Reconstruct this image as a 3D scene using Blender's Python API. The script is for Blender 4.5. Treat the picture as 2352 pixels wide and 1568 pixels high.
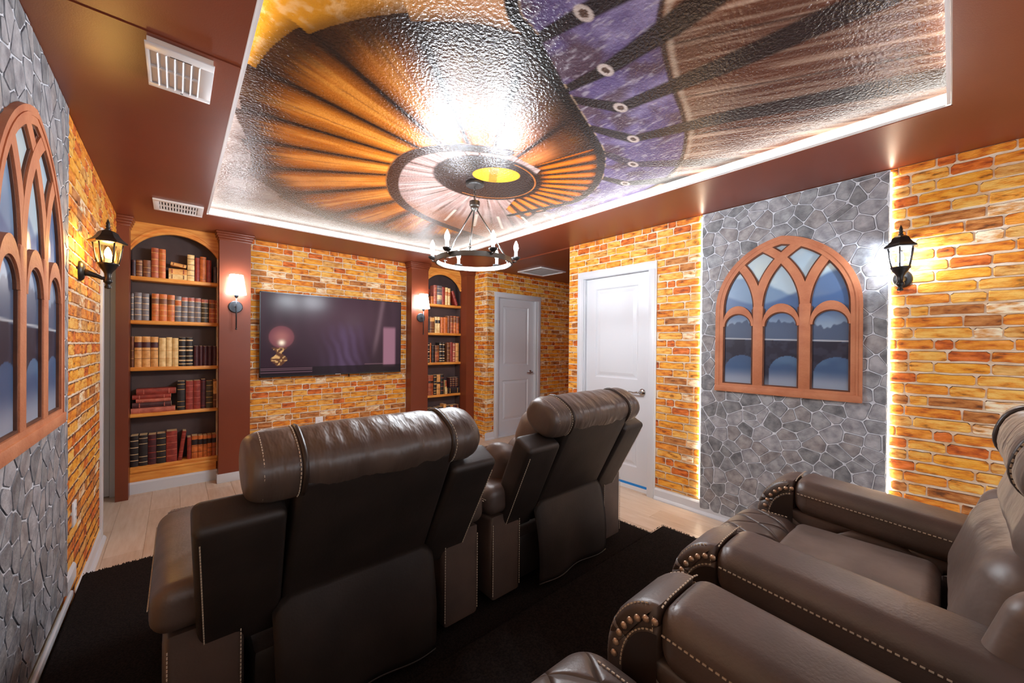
import bpy, bmesh, math, random
import numpy as np
from mathutils import Matrix, Vector

random.seed(7)
rng = np.random.default_rng(11)
scene = bpy.context.scene
C = scene.collection
for _o in list(bpy.data.objects):
    bpy.data.objects.remove(_o)

# ------------------------------------------------------------------ camera
IMG_W, IMG_H = 2352, 1568
F_PX, CX, CY = 883.37, 1179.62, 794.98
YAW, PITCH, ROLL = math.radians(41.262), math.radians(-0.248), math.radians(-0.497)
CAM_Z = 1.3475
_f = Vector((math.sin(YAW) * math.cos(PITCH), math.cos(YAW) * math.cos(PITCH), math.sin(PITCH)))
_r = Vector((math.cos(YAW), -math.sin(YAW), 0))
_d = _f.cross(_r)
_r2 = math.cos(ROLL) * _r + math.sin(ROLL) * _d
_d2 = -math.sin(ROLL) * _r + math.cos(ROLL) * _d
cam_data = bpy.data.cameras.new('camera')
cam_data.sensor_width = 36.0
cam_data.lens = F_PX * 36.0 / IMG_W
cam_data.shift_x = -(CX - IMG_W / 2) / IMG_W
cam_data.shift_y = (CY - IMG_H / 2) / IMG_W
cam_data.clip_start = 0.02
cam = bpy.data.objects.new('camera', cam_data)
C.objects.link(cam)
_m = Matrix((_r2, -_d2, -_f)).transposed().to_4x4()
_m.translation = Vector((0, 0, CAM_Z))
cam.matrix_world = _m
scene.camera = cam

# ------------------------------------------------------------------ world, exposure
world = bpy.data.worlds.new('world')
scene.world = world
world.use_nodes = True
world.node_tree.nodes['Background'].inputs[0].default_value = (0.9, 0.93, 1.0, 1)
world.node_tree.nodes['Background'].inputs[1].default_value = 0.85  # soft front fill, entering by the opening added behind the camera
vs = scene.view_settings
vs.view_transform = 'Standard'
vs.look = 'None'
vs.gamma = 1.0
vs.use_curve_mapping = False
vs.exposure = 1.22

LED_COVE = 4.8
LED_PANEL = 20.0       # strips behind the stone panel
BULB_CHANDELIER = 470.0
BULB_LANTERN_COOL = 290.0
BULB_LANTERN_AMBER = 260.0
SCONCE_SHADE = 13.0
TV_GLOW = 0.5

# ------------------------------------------------------------------ measured room (metres)
D = 4.75          # television wall plane
H = 2.4053        # soffit
XL, XR = -0.383, 3.188
D2, X2 = 4.311, 3.2776
YRE = 2.728       # far end of the right wall
YB = -1.15        # wall behind the camera
ZP1, ZP2 = 0.18, 0.253
XE, YP1, YP2 = 2.241, 2.866, 1.158
TX0, TX1, TY0, TY1 = 0.184, 2.54, 0.008, 4.10
ZT = H + 0.062     # tray ceiling

def project(p):
    v = Vector(p) - Vector((0, 0, CAM_Z))
    z = v.dot(_f)
    if z < 0.05:
        return None
    return CX + F_PX * v.dot(_r2) / z, CY + F_PX * v.dot(_d2) / z, z

# ------------------------------------------------------------------ materials
def lin(c):
    c = c / 255.0
    return c / 12.92 if c <= 0.04045 else ((c + 0.055) / 1.055) ** 2.4
def S(r, g, b):
    return (lin(r), lin(g), lin(b), 1.0)

def new_mat(name):
    m = bpy.data.materials.new(name)
    m.use_nodes = True
    nt = m.node_tree
    b = nt.nodes['Principled BSDF']
    return m, nt, b

def mat(name, c1, c2=None, scale=8.0, rough=0.5, bump=0.0, bscale=60.0, metallic=0.0, coords='Object',
        stretch=(1, 1, 1), detail=4.0, spec=0.5, lo=0.35, hi=0.65, coat=0.0, bdist=0.01, rough2=None):
    m, nt, b = new_mat(name)
    N, L = nt.nodes, nt.links
    b.inputs['Base Color'].default_value = c1
    b.inputs['Roughness'].default_value = rough
    b.inputs['Metallic'].default_value = metallic
    b.inputs['Specular IOR Level'].default_value = spec
    b.inputs['Coat Weight'].default_value = coat
    b.inputs['Coat Roughness'].default_value = 0.25
    if c2 is None and bump == 0 and rough2 is None:
        return m
    if coords == 'World':
        src = N.new('ShaderNodeNewGeometry').outputs['Position']
    else:
        src = N.new('ShaderNodeTexCoord').outputs[coords]
    mp = N.new('ShaderNodeMapping')
    mp.inputs['Scale'].default_value = stretch
    L.new(src, mp.inputs['Vector'])
    if c2 is not None or rough2 is not None:
        n = N.new('ShaderNodeTexNoise')
        n.inputs['Scale'].default_value = scale
        n.inputs['Detail'].default_value = detail
        L.new(mp.outputs[0], n.inputs['Vector'])
        if c2 is not None:
            r = N.new('ShaderNodeValToRGB')
            r.color_ramp.elements[0].position = lo
            r.color_ramp.elements[1].position = hi
            r.color_ramp.elements[0].color = c1
            r.color_ramp.elements[1].color = c2
            L.new(n.outputs['Fac'], r.inputs['Fac'])
            L.new(r.outputs['Color'], b.inputs['Base Color'])
        if rough2 is not None:
            mr = N.new('ShaderNodeMapRange')
            mr.inputs['From Min'].default_value = 0.3
            mr.inputs['From Max'].default_value = 0.7
            mr.inputs['To Min'].default_value = rough
            mr.inputs['To Max'].default_value = rough2
            L.new(n.outputs['Fac'], mr.inputs['Value'])
            L.new(mr.outputs[0], b.inputs['Roughness'])
    if bump > 0:
        n2 = N.new('ShaderNodeTexNoise')
        n2.inputs['Scale'].default_value = bscale
        n2.inputs['Detail'].default_value = 3.0
        L.new(mp.outputs[0], n2.inputs['Vector'])
        bp = N.new('ShaderNodeBump')
        bp.inputs['Strength'].default_value = bump
        bp.inputs['Distance'].default_value = bdist
        L.new(n2.outputs['Fac'], bp.inputs['Height'])
        L.new(bp.outputs['Normal'], b.inputs['Normal'])
    return m

def emit(name, col, strength):
    m, nt, b = new_mat(name)
    nt.nodes.remove(b)
    e = nt.nodes.new('ShaderNodeEmission')
    e.inputs[0].default_value = col
    e.inputs[1].default_value = strength
    nt.links.new(e.outputs[0], nt.nodes['Material Output'].inputs[0])
    return m

def thin_glass(name, tint, gloss=0.12):
    m, nt, b = new_mat(name)
    nt.nodes.remove(b)
    N, L = nt.nodes, nt.links
    t = N.new('ShaderNodeBsdfTransparent'); t.inputs[0].default_value = tint
    g = N.new('ShaderNodeBsdfGlossy'); g.inputs['Roughness'].default_value = 0.05
    f = N.new('ShaderNodeFresnel'); f.inputs[0].default_value = 1.45
    mx = N.new('ShaderNodeMixShader')
    L.new(f.outputs[0], mx.inputs[0]); L.new(t.outputs[0], mx.inputs[1]); L.new(g.outputs[0], mx.inputs[2])
    L.new(mx.outputs[0], N['Material Output'].inputs[0])
    return m

def attr_mat(name, rough=0.3, base=1.0, emission=0.0, bump=0.0, bscale=60, coat=0.0, bdist=0.01, spec=0.5, fine=0.0):
    m, nt, b = new_mat(name)
    N, L = nt.nodes, nt.links
    a = N.new('ShaderNodeAttribute'); a.attribute_name = 'Col'
    b.inputs['Roughness'].default_value = rough
    b.inputs['Coat Weight'].default_value = coat
    b.inputs['Specular IOR Level'].default_value = spec
    if base == 1.0:
        L.new(a.outputs['Color'], b.inputs['Base Color'])
    else:
        b.inputs['Base Color'].default_value = (base, base, base, 1)
    if emission > 0:
        L.new(a.outputs['Color'], b.inputs['Emission Color'])
        b.inputs['Emission Strength'].default_value = emission
    if bump > 0:
        tc = N.new('ShaderNodeTexCoord')
        n2 = N.new('ShaderNodeTexNoise')
        n2.inputs['Scale'].default_value = bscale
        n2.inputs['Detail'].default_value = 2.0
        L.new(tc.outputs['Object'], n2.inputs['Vector'])
        bp = N.new('ShaderNodeBump')
        bp.inputs['Strength'].default_value = bump
        bp.inputs['Distance'].default_value = bdist
        L.new(n2.outputs['Fac'], bp.inputs['Height'])
        L.new(bp.outputs['Normal'], b.inputs['Normal'])
    return m

def quilt_mat(name, base_args, sx, sy, axes, strength=0.6):
    """leather with stitched diamond grooves running over the object coordinates named by axes"""
    m = mat(name, **base_args)
    nt = m.node_tree; N, L = nt.nodes, nt.links
    b = N['Principled BSDF']
    tc = N.new('ShaderNodeTexCoord'); sp = N.new('ShaderNodeSeparateXYZ')
    L.new(tc.outputs['Object'], sp.inputs[0])
    def math_(op, a, bb):
        n = N.new('ShaderNodeMath'); n.operation = op
        for i, v in enumerate((a, bb)):
            if v is None: continue
            if isinstance(v, (int, float)): n.inputs[i].default_value = v
            else: L.new(v, n.inputs[i])
        return n.outputs[0]
    u = math_('MULTIPLY', sp.outputs[axes[0]], sx)
    v = math_('MULTIPLY', sp.outputs[axes[1]], sy)
    hs = []
    for op in ('ADD', 'SUBTRACT'):
        w = math_(op, u, v)
        fr = math_('ABSOLUTE', math_('SUBTRACT', math_('FRACT', w, None), 0.5), None)
        hs.append(math_('POWER', math_('MULTIPLY', fr, 2.0), 10.0))
    g = math_('MAXIMUM', hs[0], hs[1])
    h = math_('MULTIPLY', g, -1.0)
    bp = N.new('ShaderNodeBump'); bp.inputs['Strength'].default_value = strength
    bp.inputs['Distance'].default_value = 0.016
    L.new(h, bp.inputs['Height'])
    old = b.inputs['Normal'].links
    if old:
        L.new(old[0].from_socket, bp.inputs['Normal'])
    L.new(bp.outputs['Normal'], b.inputs['Normal'])
    return m

M = {}
M['maroon'] = mat('maroon_satin_paint', S(128, 62, 38), S(120, 56, 32), scale=2, rough=0.36, bump=0.05, bscale=250, coords='World')
M['tray_white'] = mat('white_cove_paint', S(235, 232, 226), rough=0.6)
M['white_trim'] = mat('white_semi_gloss_paint', S(216, 219, 224), rough=0.32)
M['white_plastic'] = mat('white_plastic', S(235, 236, 238), rough=0.35)
M['vent_inside'] = mat('vent_inside_paint', S(236, 228, 220), rough=0.6)  # pale coat of the duct interior
M['dark_slot'] = mat('dark_slot', S(40, 34, 30), rough=0.8)
M['mortar'] = mat('cream_mortar', S(242, 226, 204), S(220, 184, 144), scale=14, rough=0.8, bump=0.3, bscale=90, coords='World')
BR = [(S(240, 154, 44), S(212, 110, 20)), (S(248, 190, 88), S(234, 150, 44)), (S(228, 118, 32), S(186, 82, 14)),
      (S(232, 178, 96), S(208, 134, 50)), (S(206, 96, 26), S(156, 64, 16)), (S(250, 230, 194), S(226, 158, 84)),
      (S(248, 174, 52), S(230, 140, 26)), (S(204, 134, 66), S(170, 96, 34))]
def brick_mat(name, a, b_):
    m = mat(name, a, b_, scale=15, rough=0.62, bump=0.6, bscale=55, coords='World', stretch=(1, 1, 3.0), detail=7.0)
    for n in m.node_tree.nodes:
        if n.type == 'VALTORGB':
            r = n.color_ramp
            r.elements[0].position = 0.40; r.elements[1].position = 0.56
            r.elements[0].color = b_; r.elements[1].color = a
            e = r.elements.new(0.30); e.color = tuple(c * .34 for c in b_[:3]) + (1,)
            e = r.elements.new(0.72); e.color = tuple(min(1, c * 1.12 + .05) for c in a[:3]) + (1,)
    return m
for i, (a, b_) in enumerate(BR):
    M['brick%d' % i] = brick_mat('aged_brick_%d' % i, a, b_)
M['brick_crevice_shade'] = mat('dark_crevice_shade', S(60, 30, 14), S(140, 80, 36), scale=24, rough=0.8, coords='World')  # dark upper chamfers paint in the crevice shadows of the brick print
ST = [(S(168, 170, 174), S(112, 113, 118)), (S(180, 180, 184), S(128, 128, 134)), (S(148, 150, 152), S(98, 99, 104)), (S(170, 166, 166), S(118, 114, 116))]
for i, (a, b_) in enumerate(ST):
    M['stone%d' % i] = mat('grey_stone_%d' % i, a, b_, scale=18, rough=0.5, bump=0.5, bscale=60, coords='World', lo=0.35, hi=0.68)
M['stone_edge'] = mat('dark_stone_edge', S(74, 74, 80), S(120, 122, 128), scale=30, rough=0.6, coords='World')
M['stone_mortar'] = mat('pale_stone_mortar', S(226, 230, 236), S(196, 200, 208), scale=30, rough=0.6, coords='World')
M['terracotta'] = mat('terracotta_stone', S(208, 138, 98), S(184, 110, 74), scale=9, rough=0.6, bump=0.25, bscale=80, lo=0.3, hi=0.7)
M['terracotta_shade'] = mat('shaded_terracotta_moulding', S(84, 48, 32), S(112, 66, 44), scale=12, rough=0.7)  # mouldings darkened to paint in the shadow lines beside the tracery
M['wood_gold'] = mat('honey_oak', S(250, 176, 84), S(228, 138, 52), scale=5, rough=0.45, bump=0.1, bscale=40, stretch=(1, 1, 8))
M['wood_dark'] = mat('dark_bookcase_back', S(84, 66, 64), S(68, 52, 52), scale=4, rough=0.6)
M['plank'] = mat('pale_oak_plank', S(222, 200, 176), S(204, 176, 146), scale=5, rough=0.34, bump=0.06, bscale=40, coords='World', stretch=(9, 1.0, 1), lo=0.3, hi=0.75)
M['plank2'] = mat('pale_oak_plank_light', S(230, 210, 188), S(214, 188, 160), scale=5, rough=0.34, bump=0.06, bscale=40, coords='World', stretch=(9, 1.0, 1), lo=0.3, hi=0.75)
M['floor_gap'] = mat('floor_gap', S(150, 120, 92), rough=0.7)
M['carpet'] = mat('black_carpet', S(44, 36, 33), S(24, 19, 18), scale=160, rough=0.95, bump=1.0, bscale=420, spec=0.1, coords='World', bdist=0.004)
M['tv_black'] = mat('black_gloss_bezel', S(18, 18, 20), rough=0.25)
M['metal_black'] = mat('black_metal', S(28, 26, 26), S(40, 36, 34), scale=20, rough=0.38, metallic=0.3, bump=0.05)
M['metal_gun'] = mat('gunmetal', S(74, 78, 84), rough=0.38, metallic=0.85)
M['chrome'] = mat('polished_nickel', S(190, 188, 186), rough=0.18, metallic=1.0)
M['steel_dark'] = mat('dark_brushed_steel', S(96, 92, 88), rough=0.28, metallic=0.95)
M['tape'] = mat('blue_painters_tape', S(34, 140, 222), rough=0.6)
LEATHER = dict(c1=S(97, 79, 70), c2=S(80, 65, 57), scale=6, rough=0.38, rough2=0.5, bump=0.16, bscale=140, bdist=0.004, spec=0.95)
M['leather'] = mat('brown_leather', **LEATHER)
M['leather_shaded'] = mat('brown_leather_shaded', c1=S(54, 45, 41), c2=S(42, 35, 32), scale=7, rough=0.5, bump=0.12, bscale=160, bdist=0.004)  # same brown leather darkened, painting in the shade on the chair backs
M['leather_crease'] = mat('brown_leather_creased', c1=S(94, 78, 69), c2=S(78, 64, 57), scale=5, spec=0.7, rough=0.38, bump=0.5, bscale=9, bdist=0.02, stretch=(2.4, .8, .5))
M['leather_soft'] = mat('brown_leather_soft', c1=S(112, 95, 86), c2=S(94, 79, 71), scale=5, rough=0.42, bump=0.35, bscale=16, bdist=0.012, spec=0.7)
M['leather_plain_arm'] = mat('brown_leather_arm', **LEATHER)
M['leather_side_quilt'] = quilt_mat('brown_leather_arm_quilt', LEATHER, 3.2, 5.2, (1, 2))
M['leather_seat_quilt'] = quilt_mat('brown_leather_footrest_quilt', LEATHER, 9.0, 6.0, (0, 1), 0.8)
M['suede'] = mat('brown_seat_cloth', S(140, 124, 115), S(114, 100, 92), scale=7, rough=0.62, bump=0.2, bscale=120, bdist=0.004)
M['welt'] = mat('dark_leather_welt', S(52, 40, 34), rough=0.4)
M['thread'] = mat('cream_thread', S(206, 190, 168), rough=0.6)
M['brass'] = mat('antique_nailhead', S(214, 180, 150), rough=0.3, metallic=0.6)
M['led_cool'] = emit('cove_led', (1.0, 0.96, 0.9, 1), LED_COVE)
M['led_warm'] = emit('panel_led', (1.0, 0.86, 0.66, 1), LED_PANEL)
M['bulb_cool'] = emit('chandelier_bulb', (0.86, 0.93, 1.0, 1), BULB_CHANDELIER)
M['bulb_lantern'] = emit('cool_lantern_bulb', (0.84, 0.92, 1.0, 1), BULB_LANTERN_COOL)
M['bulb_amber'] = emit('amber_lantern_bulb', (1.0, 0.72, 0.34, 1), BULB_LANTERN_AMBER)
M['shade'] = emit('lit_white_shade', (0.95, 0.97, 1.0, 1), SCONCE_SHADE)
M['candle'] = mat('white_candle_sleeve', S(230, 232, 236), rough=0.4)
M['glass_clear'] = thin_glass('clear_glass', (0.96, 0.97, 1.0, 1))
M['glass_amber'] = thin_glass('amber_glass', (1.0, 0.78, 0.42, 1))
M['mural'] = attr_mat('glossy_printed_mural', rough=0.24, bump=0.45, bscale=75, bdist=0.008, spec=0.42)
M['print'] = attr_mat('printed_landscape', rough=0.35)
M['screen'] = attr_mat('television_screen', base=0.01, spec=0.1, rough=0.18, emission=TV_GLOW)

# ------------------------------------------------------------------ mesh helpers
def link(o, parent=None):
    C.objects.link(o)
    if parent is not None:
        o.parent = parent
    return o

def tag(o, label=None, cat=None, group=None, kind=None):
    if label: o['label'] = label
    if cat: o['category'] = cat
    if group: o['group'] = group
    if kind: o['kind'] = kind
    return o

def empty(name, loc, rz=0.0):
    o = bpy.data.objects.new(name, None)
    o.empty_display_size = 0.1
    C.objects.link(o)
    o.location = loc
    o.rotation_euler = (0, 0, rz)
    return o

class MB:
    """collects faces; build() makes one mesh object"""
    def __init__(s):
        s.v, s.f, s.mi = [], [], []
    def add(s, vs_, fs, mi=0):
        k = len(s.v)
        s.v += [tuple(p) for p in vs_]
        s.f += [tuple(i + k for i in f) for f in fs]
        s.mi += [mi] * len(fs)
        return s
    def box(s, x0, x1, y0, y1, z0, z1, mi=0):
        x0, x1 = min(x0, x1), max(x0, x1); y0, y1 = min(y0, y1), max(y0, y1); z0, z1 = min(z0, z1), max(z0, z1)
        return s.add([(x0, y0, z0), (x1, y0, z0), (x1, y1, z0), (x0, y1, z0), (x0, y0, z1), (x1, y0, z1), (x1, y1, z1), (x0, y1, z1)],
                     [(0, 3, 2, 1), (4, 5, 6, 7), (0, 1, 5, 4), (1, 2, 6, 5), (2, 3, 7, 6), (3, 0, 4, 7)], mi)
    def prism(s, poly, y0, y1, mi=0):
        """polygon in (x, z), counter-clockwise seen from -y, extruded from y0 (front) to y1"""
        n = len(poly)
        vs_ = [(p[0], y0, p[1]) for p in poly] + [(p[0], y1, p[1]) for p in poly]
        fs = [tuple(range(n)), tuple(range(2 * n - 1, n - 1, -1))]
        for i in range(n):
            j = (i + 1) % n
            fs.append((j, i, n + i, n + j))
        return s.add(vs_, fs, mi)
    def strip(s, outer, inner, y0, y1, mi=0):
        """ribbon between two polylines in (x, z), extruded from y0 (front) to y1 (back)"""
        n = len(outer)
        vs_ = [(p[0], y0, p[1]) for p in outer] + [(p[0], y0, p[1]) for p in inner] + [(p[0], y1, p[1]) for p in outer] + [(p[0], y1, p[1]) for p in inner]
        fs = []
        for i in range(n - 1):
            fs += [(i, i + 1, n + i + 1, n + i), (2 * n + i, 3 * n + i, 3 * n + i + 1, 2 * n + i + 1),
                   (i + 1, i, 2 * n + i, 2 * n + i + 1), (n + i, n + i + 1, 3 * n + i + 1, 3 * n + i)]
        fs += [(0, n, 3 * n, 2 * n), (n - 1, 3 * n - 1, 4 * n - 1, 2 * n - 1)]
        return s.add(vs_, fs, mi)
    def tube(s, pts, r, seg=8, mi=0, cap=True):
        pts = [Vector(p) for p in pts]
        rs = r if isinstance(r, (list, tuple)) else [r] * len(pts)
        vs_, fs = [], []
        ref = None
        for i, p in enumerate(pts):
            t = (pts[min(i + 1, len(pts) - 1)] - pts[max(i - 1, 0)]).normalized()
            if ref is None:
                ref = Vector((0, 0, 1)) if abs(t.z) < 0.9 else Vector((1, 0, 0))
            a = (ref - t * ref.dot(t)).normalized(); b = t.cross(a); ref = a
            for k in range(seg):
                w = 2 * math.pi * k / seg
                vs_.append(p + rs[i] * (math.cos(w) * a + math.sin(w) * b))
        for i in range(len(pts) - 1):
            for k in range(seg):
                k2 = (k + 1) % seg
                fs.append((i * seg + k, i * seg + k2, (i + 1) * seg + k2, (i + 1) * seg + k))
        if cap:
            fs.append(tuple(range(seg - 1, -1, -1))); fs.append(tuple(range((len(pts) - 1) * seg, len(pts) * seg)))
        return s.add(vs_, fs, mi)
    def lathe(s, prof, seg=24, cx=0, cy=0, mi=0, rot=0.0, cap=True):
        vs_, fs = [], []
        for (r, z) in prof:
            for k in range(seg):
                w = rot + 2 * math.pi * k / seg
                vs_.append((cx + r * math.cos(w), cy + r * math.sin(w), z))
        for i in range(len(prof) - 1):
            for k in range(seg):
                k2 = (k + 1) % seg
                fs.append((i * seg + k, i * seg + k2, (i + 1) * seg + k2, (i + 1) * seg + k))
        if cap:
            fs.append(tuple(range(seg - 1, -1, -1))); fs.append(tuple(range((len(prof) - 1) * seg, len(prof) * seg)))
        return s.add(vs_, fs, mi)
    def torus(s, R, r, seg=48, sec=8, c=(0, 0, 0), mi=0, a0=0, flat=1.0):
        vs_, fs = [], []
        for i in range(seg):
            w = 2 * math.pi * i / seg
            for k in range(sec):
                q = 2 * math.pi * k / sec
                rr = R + r * math.cos(q)
                vs_.append((c[0] + rr * math.cos(w), c[1] + rr * math.sin(w), c[2] + flat * r * math.sin(q)))
        for i in range(seg):
            for k in range(sec):
                i2, k2 = (i + 1) % seg, (k + 1) % sec
                fs.append((i * sec + k, i2 * sec + k, i2 * sec + k2, i * sec + k2))
        return s.add(vs_, fs, mi)
    def sphere(s, c, r, seg=12, rings=8, sc=(1, 1, 1), mi=0):
        prof = []
        vs_, fs = [], []
        for i in range(rings + 1):
            ph = math.pi * i / rings - math.pi / 2
            for k in range(seg):
                w = 2 * math.pi * k / seg
                vs_.append((c[0] + r * sc[0] * math.cos(ph) * math.cos(w), c[1] + r * sc[1] * math.cos(ph) * math.sin(w), c[2] + r * sc[2] * math.sin(ph)))
        for i in range(rings):
            for k in range(seg):
                k2 = (k + 1) % seg
                fs.append((i * seg + k, i * seg + k2, (i + 1) * seg + k2, (i + 1) * seg + k))
        return s.add(vs_, fs, mi)
    def mesh(s, name, mats, smooth=False):
        me = bpy.data.meshes.new(name)
        me.from_pydata(s.v, [], s.f)
        for m in (mats if isinstance(mats, (list, tuple)) else [mats]):
            me.materials.append(m)
        if len(set(s.mi)) > 1:
            me.polygons.foreach_set('material_index', s.mi)
        if smooth is True:
            me.polygons.foreach_set('use_smooth', [True] * len(s.f))
        elif smooth:
            me.polygons.foreach_set('use_smooth', [True] * len(s.f))
            me.set_sharp_from_angle(angle=smooth)
        me.update()
        return me
    def build(s, name, mats, parent=None, smooth=False, bevel=0.0, seg=2):
        me = s.mesh(name, mats, smooth)
        o = link(bpy.data.objects.new(name, me), parent)
        if bevel > 0:
            bm = bmesh.new(); bm.from_mesh(me)
            bmesh.ops.bevel(bm, geom=list(bm.edges), offset=bevel, segments=seg, affect='EDGES', clamp_overlap=True, profile=0.5)
            for f in bm.faces: f.smooth = True
            bm.to_mesh(me); bm.free()
            me.set_sharp_from_angle(angle=math.radians(40))
        return o

def rbox(h, r, n=(6, 6, 6), k=4, deform=None):
    """rounded box of half sizes h with edge radius r; returns (verts, faces)"""
    hx = [float(a) for a in h]
    ax = []
    for a in range(3):
        inn = hx[a] - r
        e = [inn + r * math.tan(math.pi / 4 * j / k) for j in range(0, k + 1)]
        mid = list(np.linspace(-inn, inn, n[a] + 1))
        ax.append([-x for x in reversed(e[1:])] + mid + e[1:])
    idx, V, Fc = {}, [], []
    def vert(p):
        key = (round(p[0], 6), round(p[1], 6), round(p[2], 6))
        if key in idx: return idx[key]
        q = [max(-(hx[i] - r), min(hx[i] - r, p[i])) for i in range(3)]
        dlt = [p[i] - q[i] for i in range(3)]
        l = math.sqrt(sum(x * x for x in dlt)) or 1
        V.append([q[i] + r * dlt[i] / l for i in range(3)])
        idx[key] = len(V) - 1
        return idx[key]
    for a in range(3):
        b, c = (a + 1) % 3, (a + 2) % 3
        for sgn in (-1, 1):
            for i in range(len(ax[b]) - 1):
                for j in range(len(ax[c]) - 1):
                    q = []
                    for (ii, jj) in ((i, j), (i + 1, j), (i + 1, j + 1), (i, j + 1)):
                        p = [0, 0, 0]; p[a] = sgn * hx[a]; p[b] = ax[b][ii]; p[c] = ax[c][jj]
                        q.append(vert(p))
                    if sgn < 0: q.reverse()
                    Fc.append(tuple(q))
    V = np.array(V)
    if deform is not None:
        V = deform(V.copy())
    return V, Fc

def bar(mb, p, q, w, h, up=(0, 0, 1), mi=0):
    """small box from p to q"""
    p, q = Vector(p), Vector(q)
    t = (q - p).normalized(); up = Vector(up)
    a = t.cross(up).normalized() * w / 2; b = a.cross(t).normalized() * h / 2
    vs_ = [p - a - b, p + a - b, p + a + b, p - a + b, q - a - b, q + a - b, q + a + b, q - a + b]
    mb.add(vs_, [(0, 3, 2, 1), (4, 5, 6, 7), (0, 1, 5, 4), (1, 2, 6, 5), (2, 3, 7, 6), (3, 0, 4, 7)], mi)

def resample(pts, step):
    pts = [Vector(p) for p in pts]
    out = [pts[0]]; acc = 0.0
    for a, b in zip(pts[:-1], pts[1:]):
        l = (b - a).length; d = step - acc
        while d <= l:
            out.append(a.lerp(b, d / l)); d += step
        acc = l - (d - step)
    return out

def stitches(mb, pts, up, pitch=0.011, w=0.0028, h=0.0022, fill=0.62):
    rs = resample(pts, pitch)
    for a, b in zip(rs[:-1], rs[1:]):
        bar(mb, a, a.lerp(b, fill), w, h, up)

def copy_tree(o, parent=None):
    c = o.copy(); C.objects.link(c); c.parent = parent
    for ch in o.children:
        copy_tree(ch, c)
    return c

class Noise:
    def __init__(s, seed):
        s.g = np.random.default_rng(seed).random((256, 256))
    def at(s, x, y):
        xi = np.floor(x).astype(int); yi = np.floor(y).astype(int)
        fx = x - xi; fy = y - yi
        fx = fx * fx * (3 - 2 * fx); fy = fy * fy * (3 - 2 * fy)
        g = s.g
        a = g[xi % 256, yi % 256]; b = g[(xi + 1) % 256, yi % 256]; c = g[xi % 256, (yi + 1) % 256]; d = g[(xi + 1) % 256, (yi + 1) % 256]
        return (a * (1 - fx) + b * fx) * (1 - fy) + (c * (1 - fx) + d * fx) * fy
    def fbm(s, x, y, o=4):
        t = 0; amp = 0.5; 
        for i in range(o):
            t = t + amp * s.at(x * 2 ** i + 17.3 * i, y * 2 ** i + 9.1 * i); amp *= 0.5
        return t / (1 - 0.5 ** o)
NZ = Noise(3)

def sstep(a, b, x):
    t = np.clip((x - a) / (b - a), 0, 1)
    return t * t * (3 - 2 * t)
def lerp3(c, col, w):
    w = np.asarray(w)[..., None]
    return c * (1 - w) + np.array(col[:3]) * w

def seg_dist(X, Y, pts):
    """distance to a polyline and the side sign, plus the parameter of the nearest point"""
    best = np.full(X.shape, 1e9); par = np.zeros(X.shape); side = np.zeros(X.shape)
    for i in range(len(pts) - 1):
        ax_, ay_ = pts[i]; bx_, by_ = pts[i + 1]
        dx, dy = bx_ - ax_, by_ - ay_
        t = np.clip(((X - ax_) * dx + (Y - ay_) * dy) / (dx * dx + dy * dy), 0, 1)
        dd = np.hypot(X - ax_ - t * dx, Y - ay_ - t * dy)
        m = dd < best
        best = np.where(m, dd, best); par = np.where(m, i + t, par)
        side = np.where(m, np.sign(dx * (Y - ay_) - dy * (X - ax_)), side)
    return best, side, par

def in_poly(X, Y, poly):
    ins = np.zeros(X.shape, bool)
    n = len(poly)
    for i in range(n):
        x0, y0 = poly[i]; x1, y1 = poly[(i + 1) % n]
        c = ((y0 > Y) != (y1 > Y)) & (X < (x1 - x0) * (Y - y0) / ((y1 - y0) or 1e-9) + x0)
        ins ^= c
    return ins

def colour_grid(name, P, col, m, parent=None, flip=False, keep=None):
    """P: (n, m, 3) vertex grid, col: (n, m, 3) linear colours -> one mesh object carrying a colour attribute"""
    n, k = P.shape[:2]
    i = np.arange(n * k).reshape(n, k)
    a, b, c, d = i[:-1, :-1].ravel(), i[1:, :-1].ravel(), i[1:, 1:].ravel(), i[:-1, 1:].ravel()
    q = np.stack([a, b, c, d] if not flip else [d, c, b, a], 1)
    if keep is not None:
        q = q[keep[:-1, :-1].ravel()]
    me = bpy.data.meshes.new(name)
    me.vertices.add(n * k)
    me.vertices.foreach_set('co', P.reshape(-1).astype(np.float32))
    me.loops.add(len(q) * 4)
    me.loops.foreach_set('vertex_index', q.reshape(-1).astype(np.int32))
    me.polygons.add(len(q))
    me.polygons.foreach_set('loop_start', (np.arange(len(q)) * 4).astype(np.int32))
    at = me.color_attributes.new('Col', 'FLOAT_COLOR', 'POINT')
    at.data.foreach_set('color', np.concatenate([np.clip(col, 0, 1), np.ones((n, k, 1))], 2).reshape(-1).astype(np.float32))
    me.update(calc_edges=True)
    me.materials.append(m)
    return link(bpy.data.objects.new(name, me), parent)

# ================================================================== THE SETTING
def frame(x, y, rz):
    return Matrix.Translation((x, y, 0)) @ Matrix.Rotation(rz, 4, 'Z')
PI = math.pi
FR_TV, FR_R, FR_L = frame(0, D, 0), frame(XR, 0, -PI / 2), frame(XL, 0, PI / 2)
FR_D2, FR_X2 = frame(0, D2, 0), frame(X2, 0, -PI / 2)

def struct(o, label=None):
    o['kind'] = 'structure'
    if label: o['label'] = label
    return o

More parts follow.
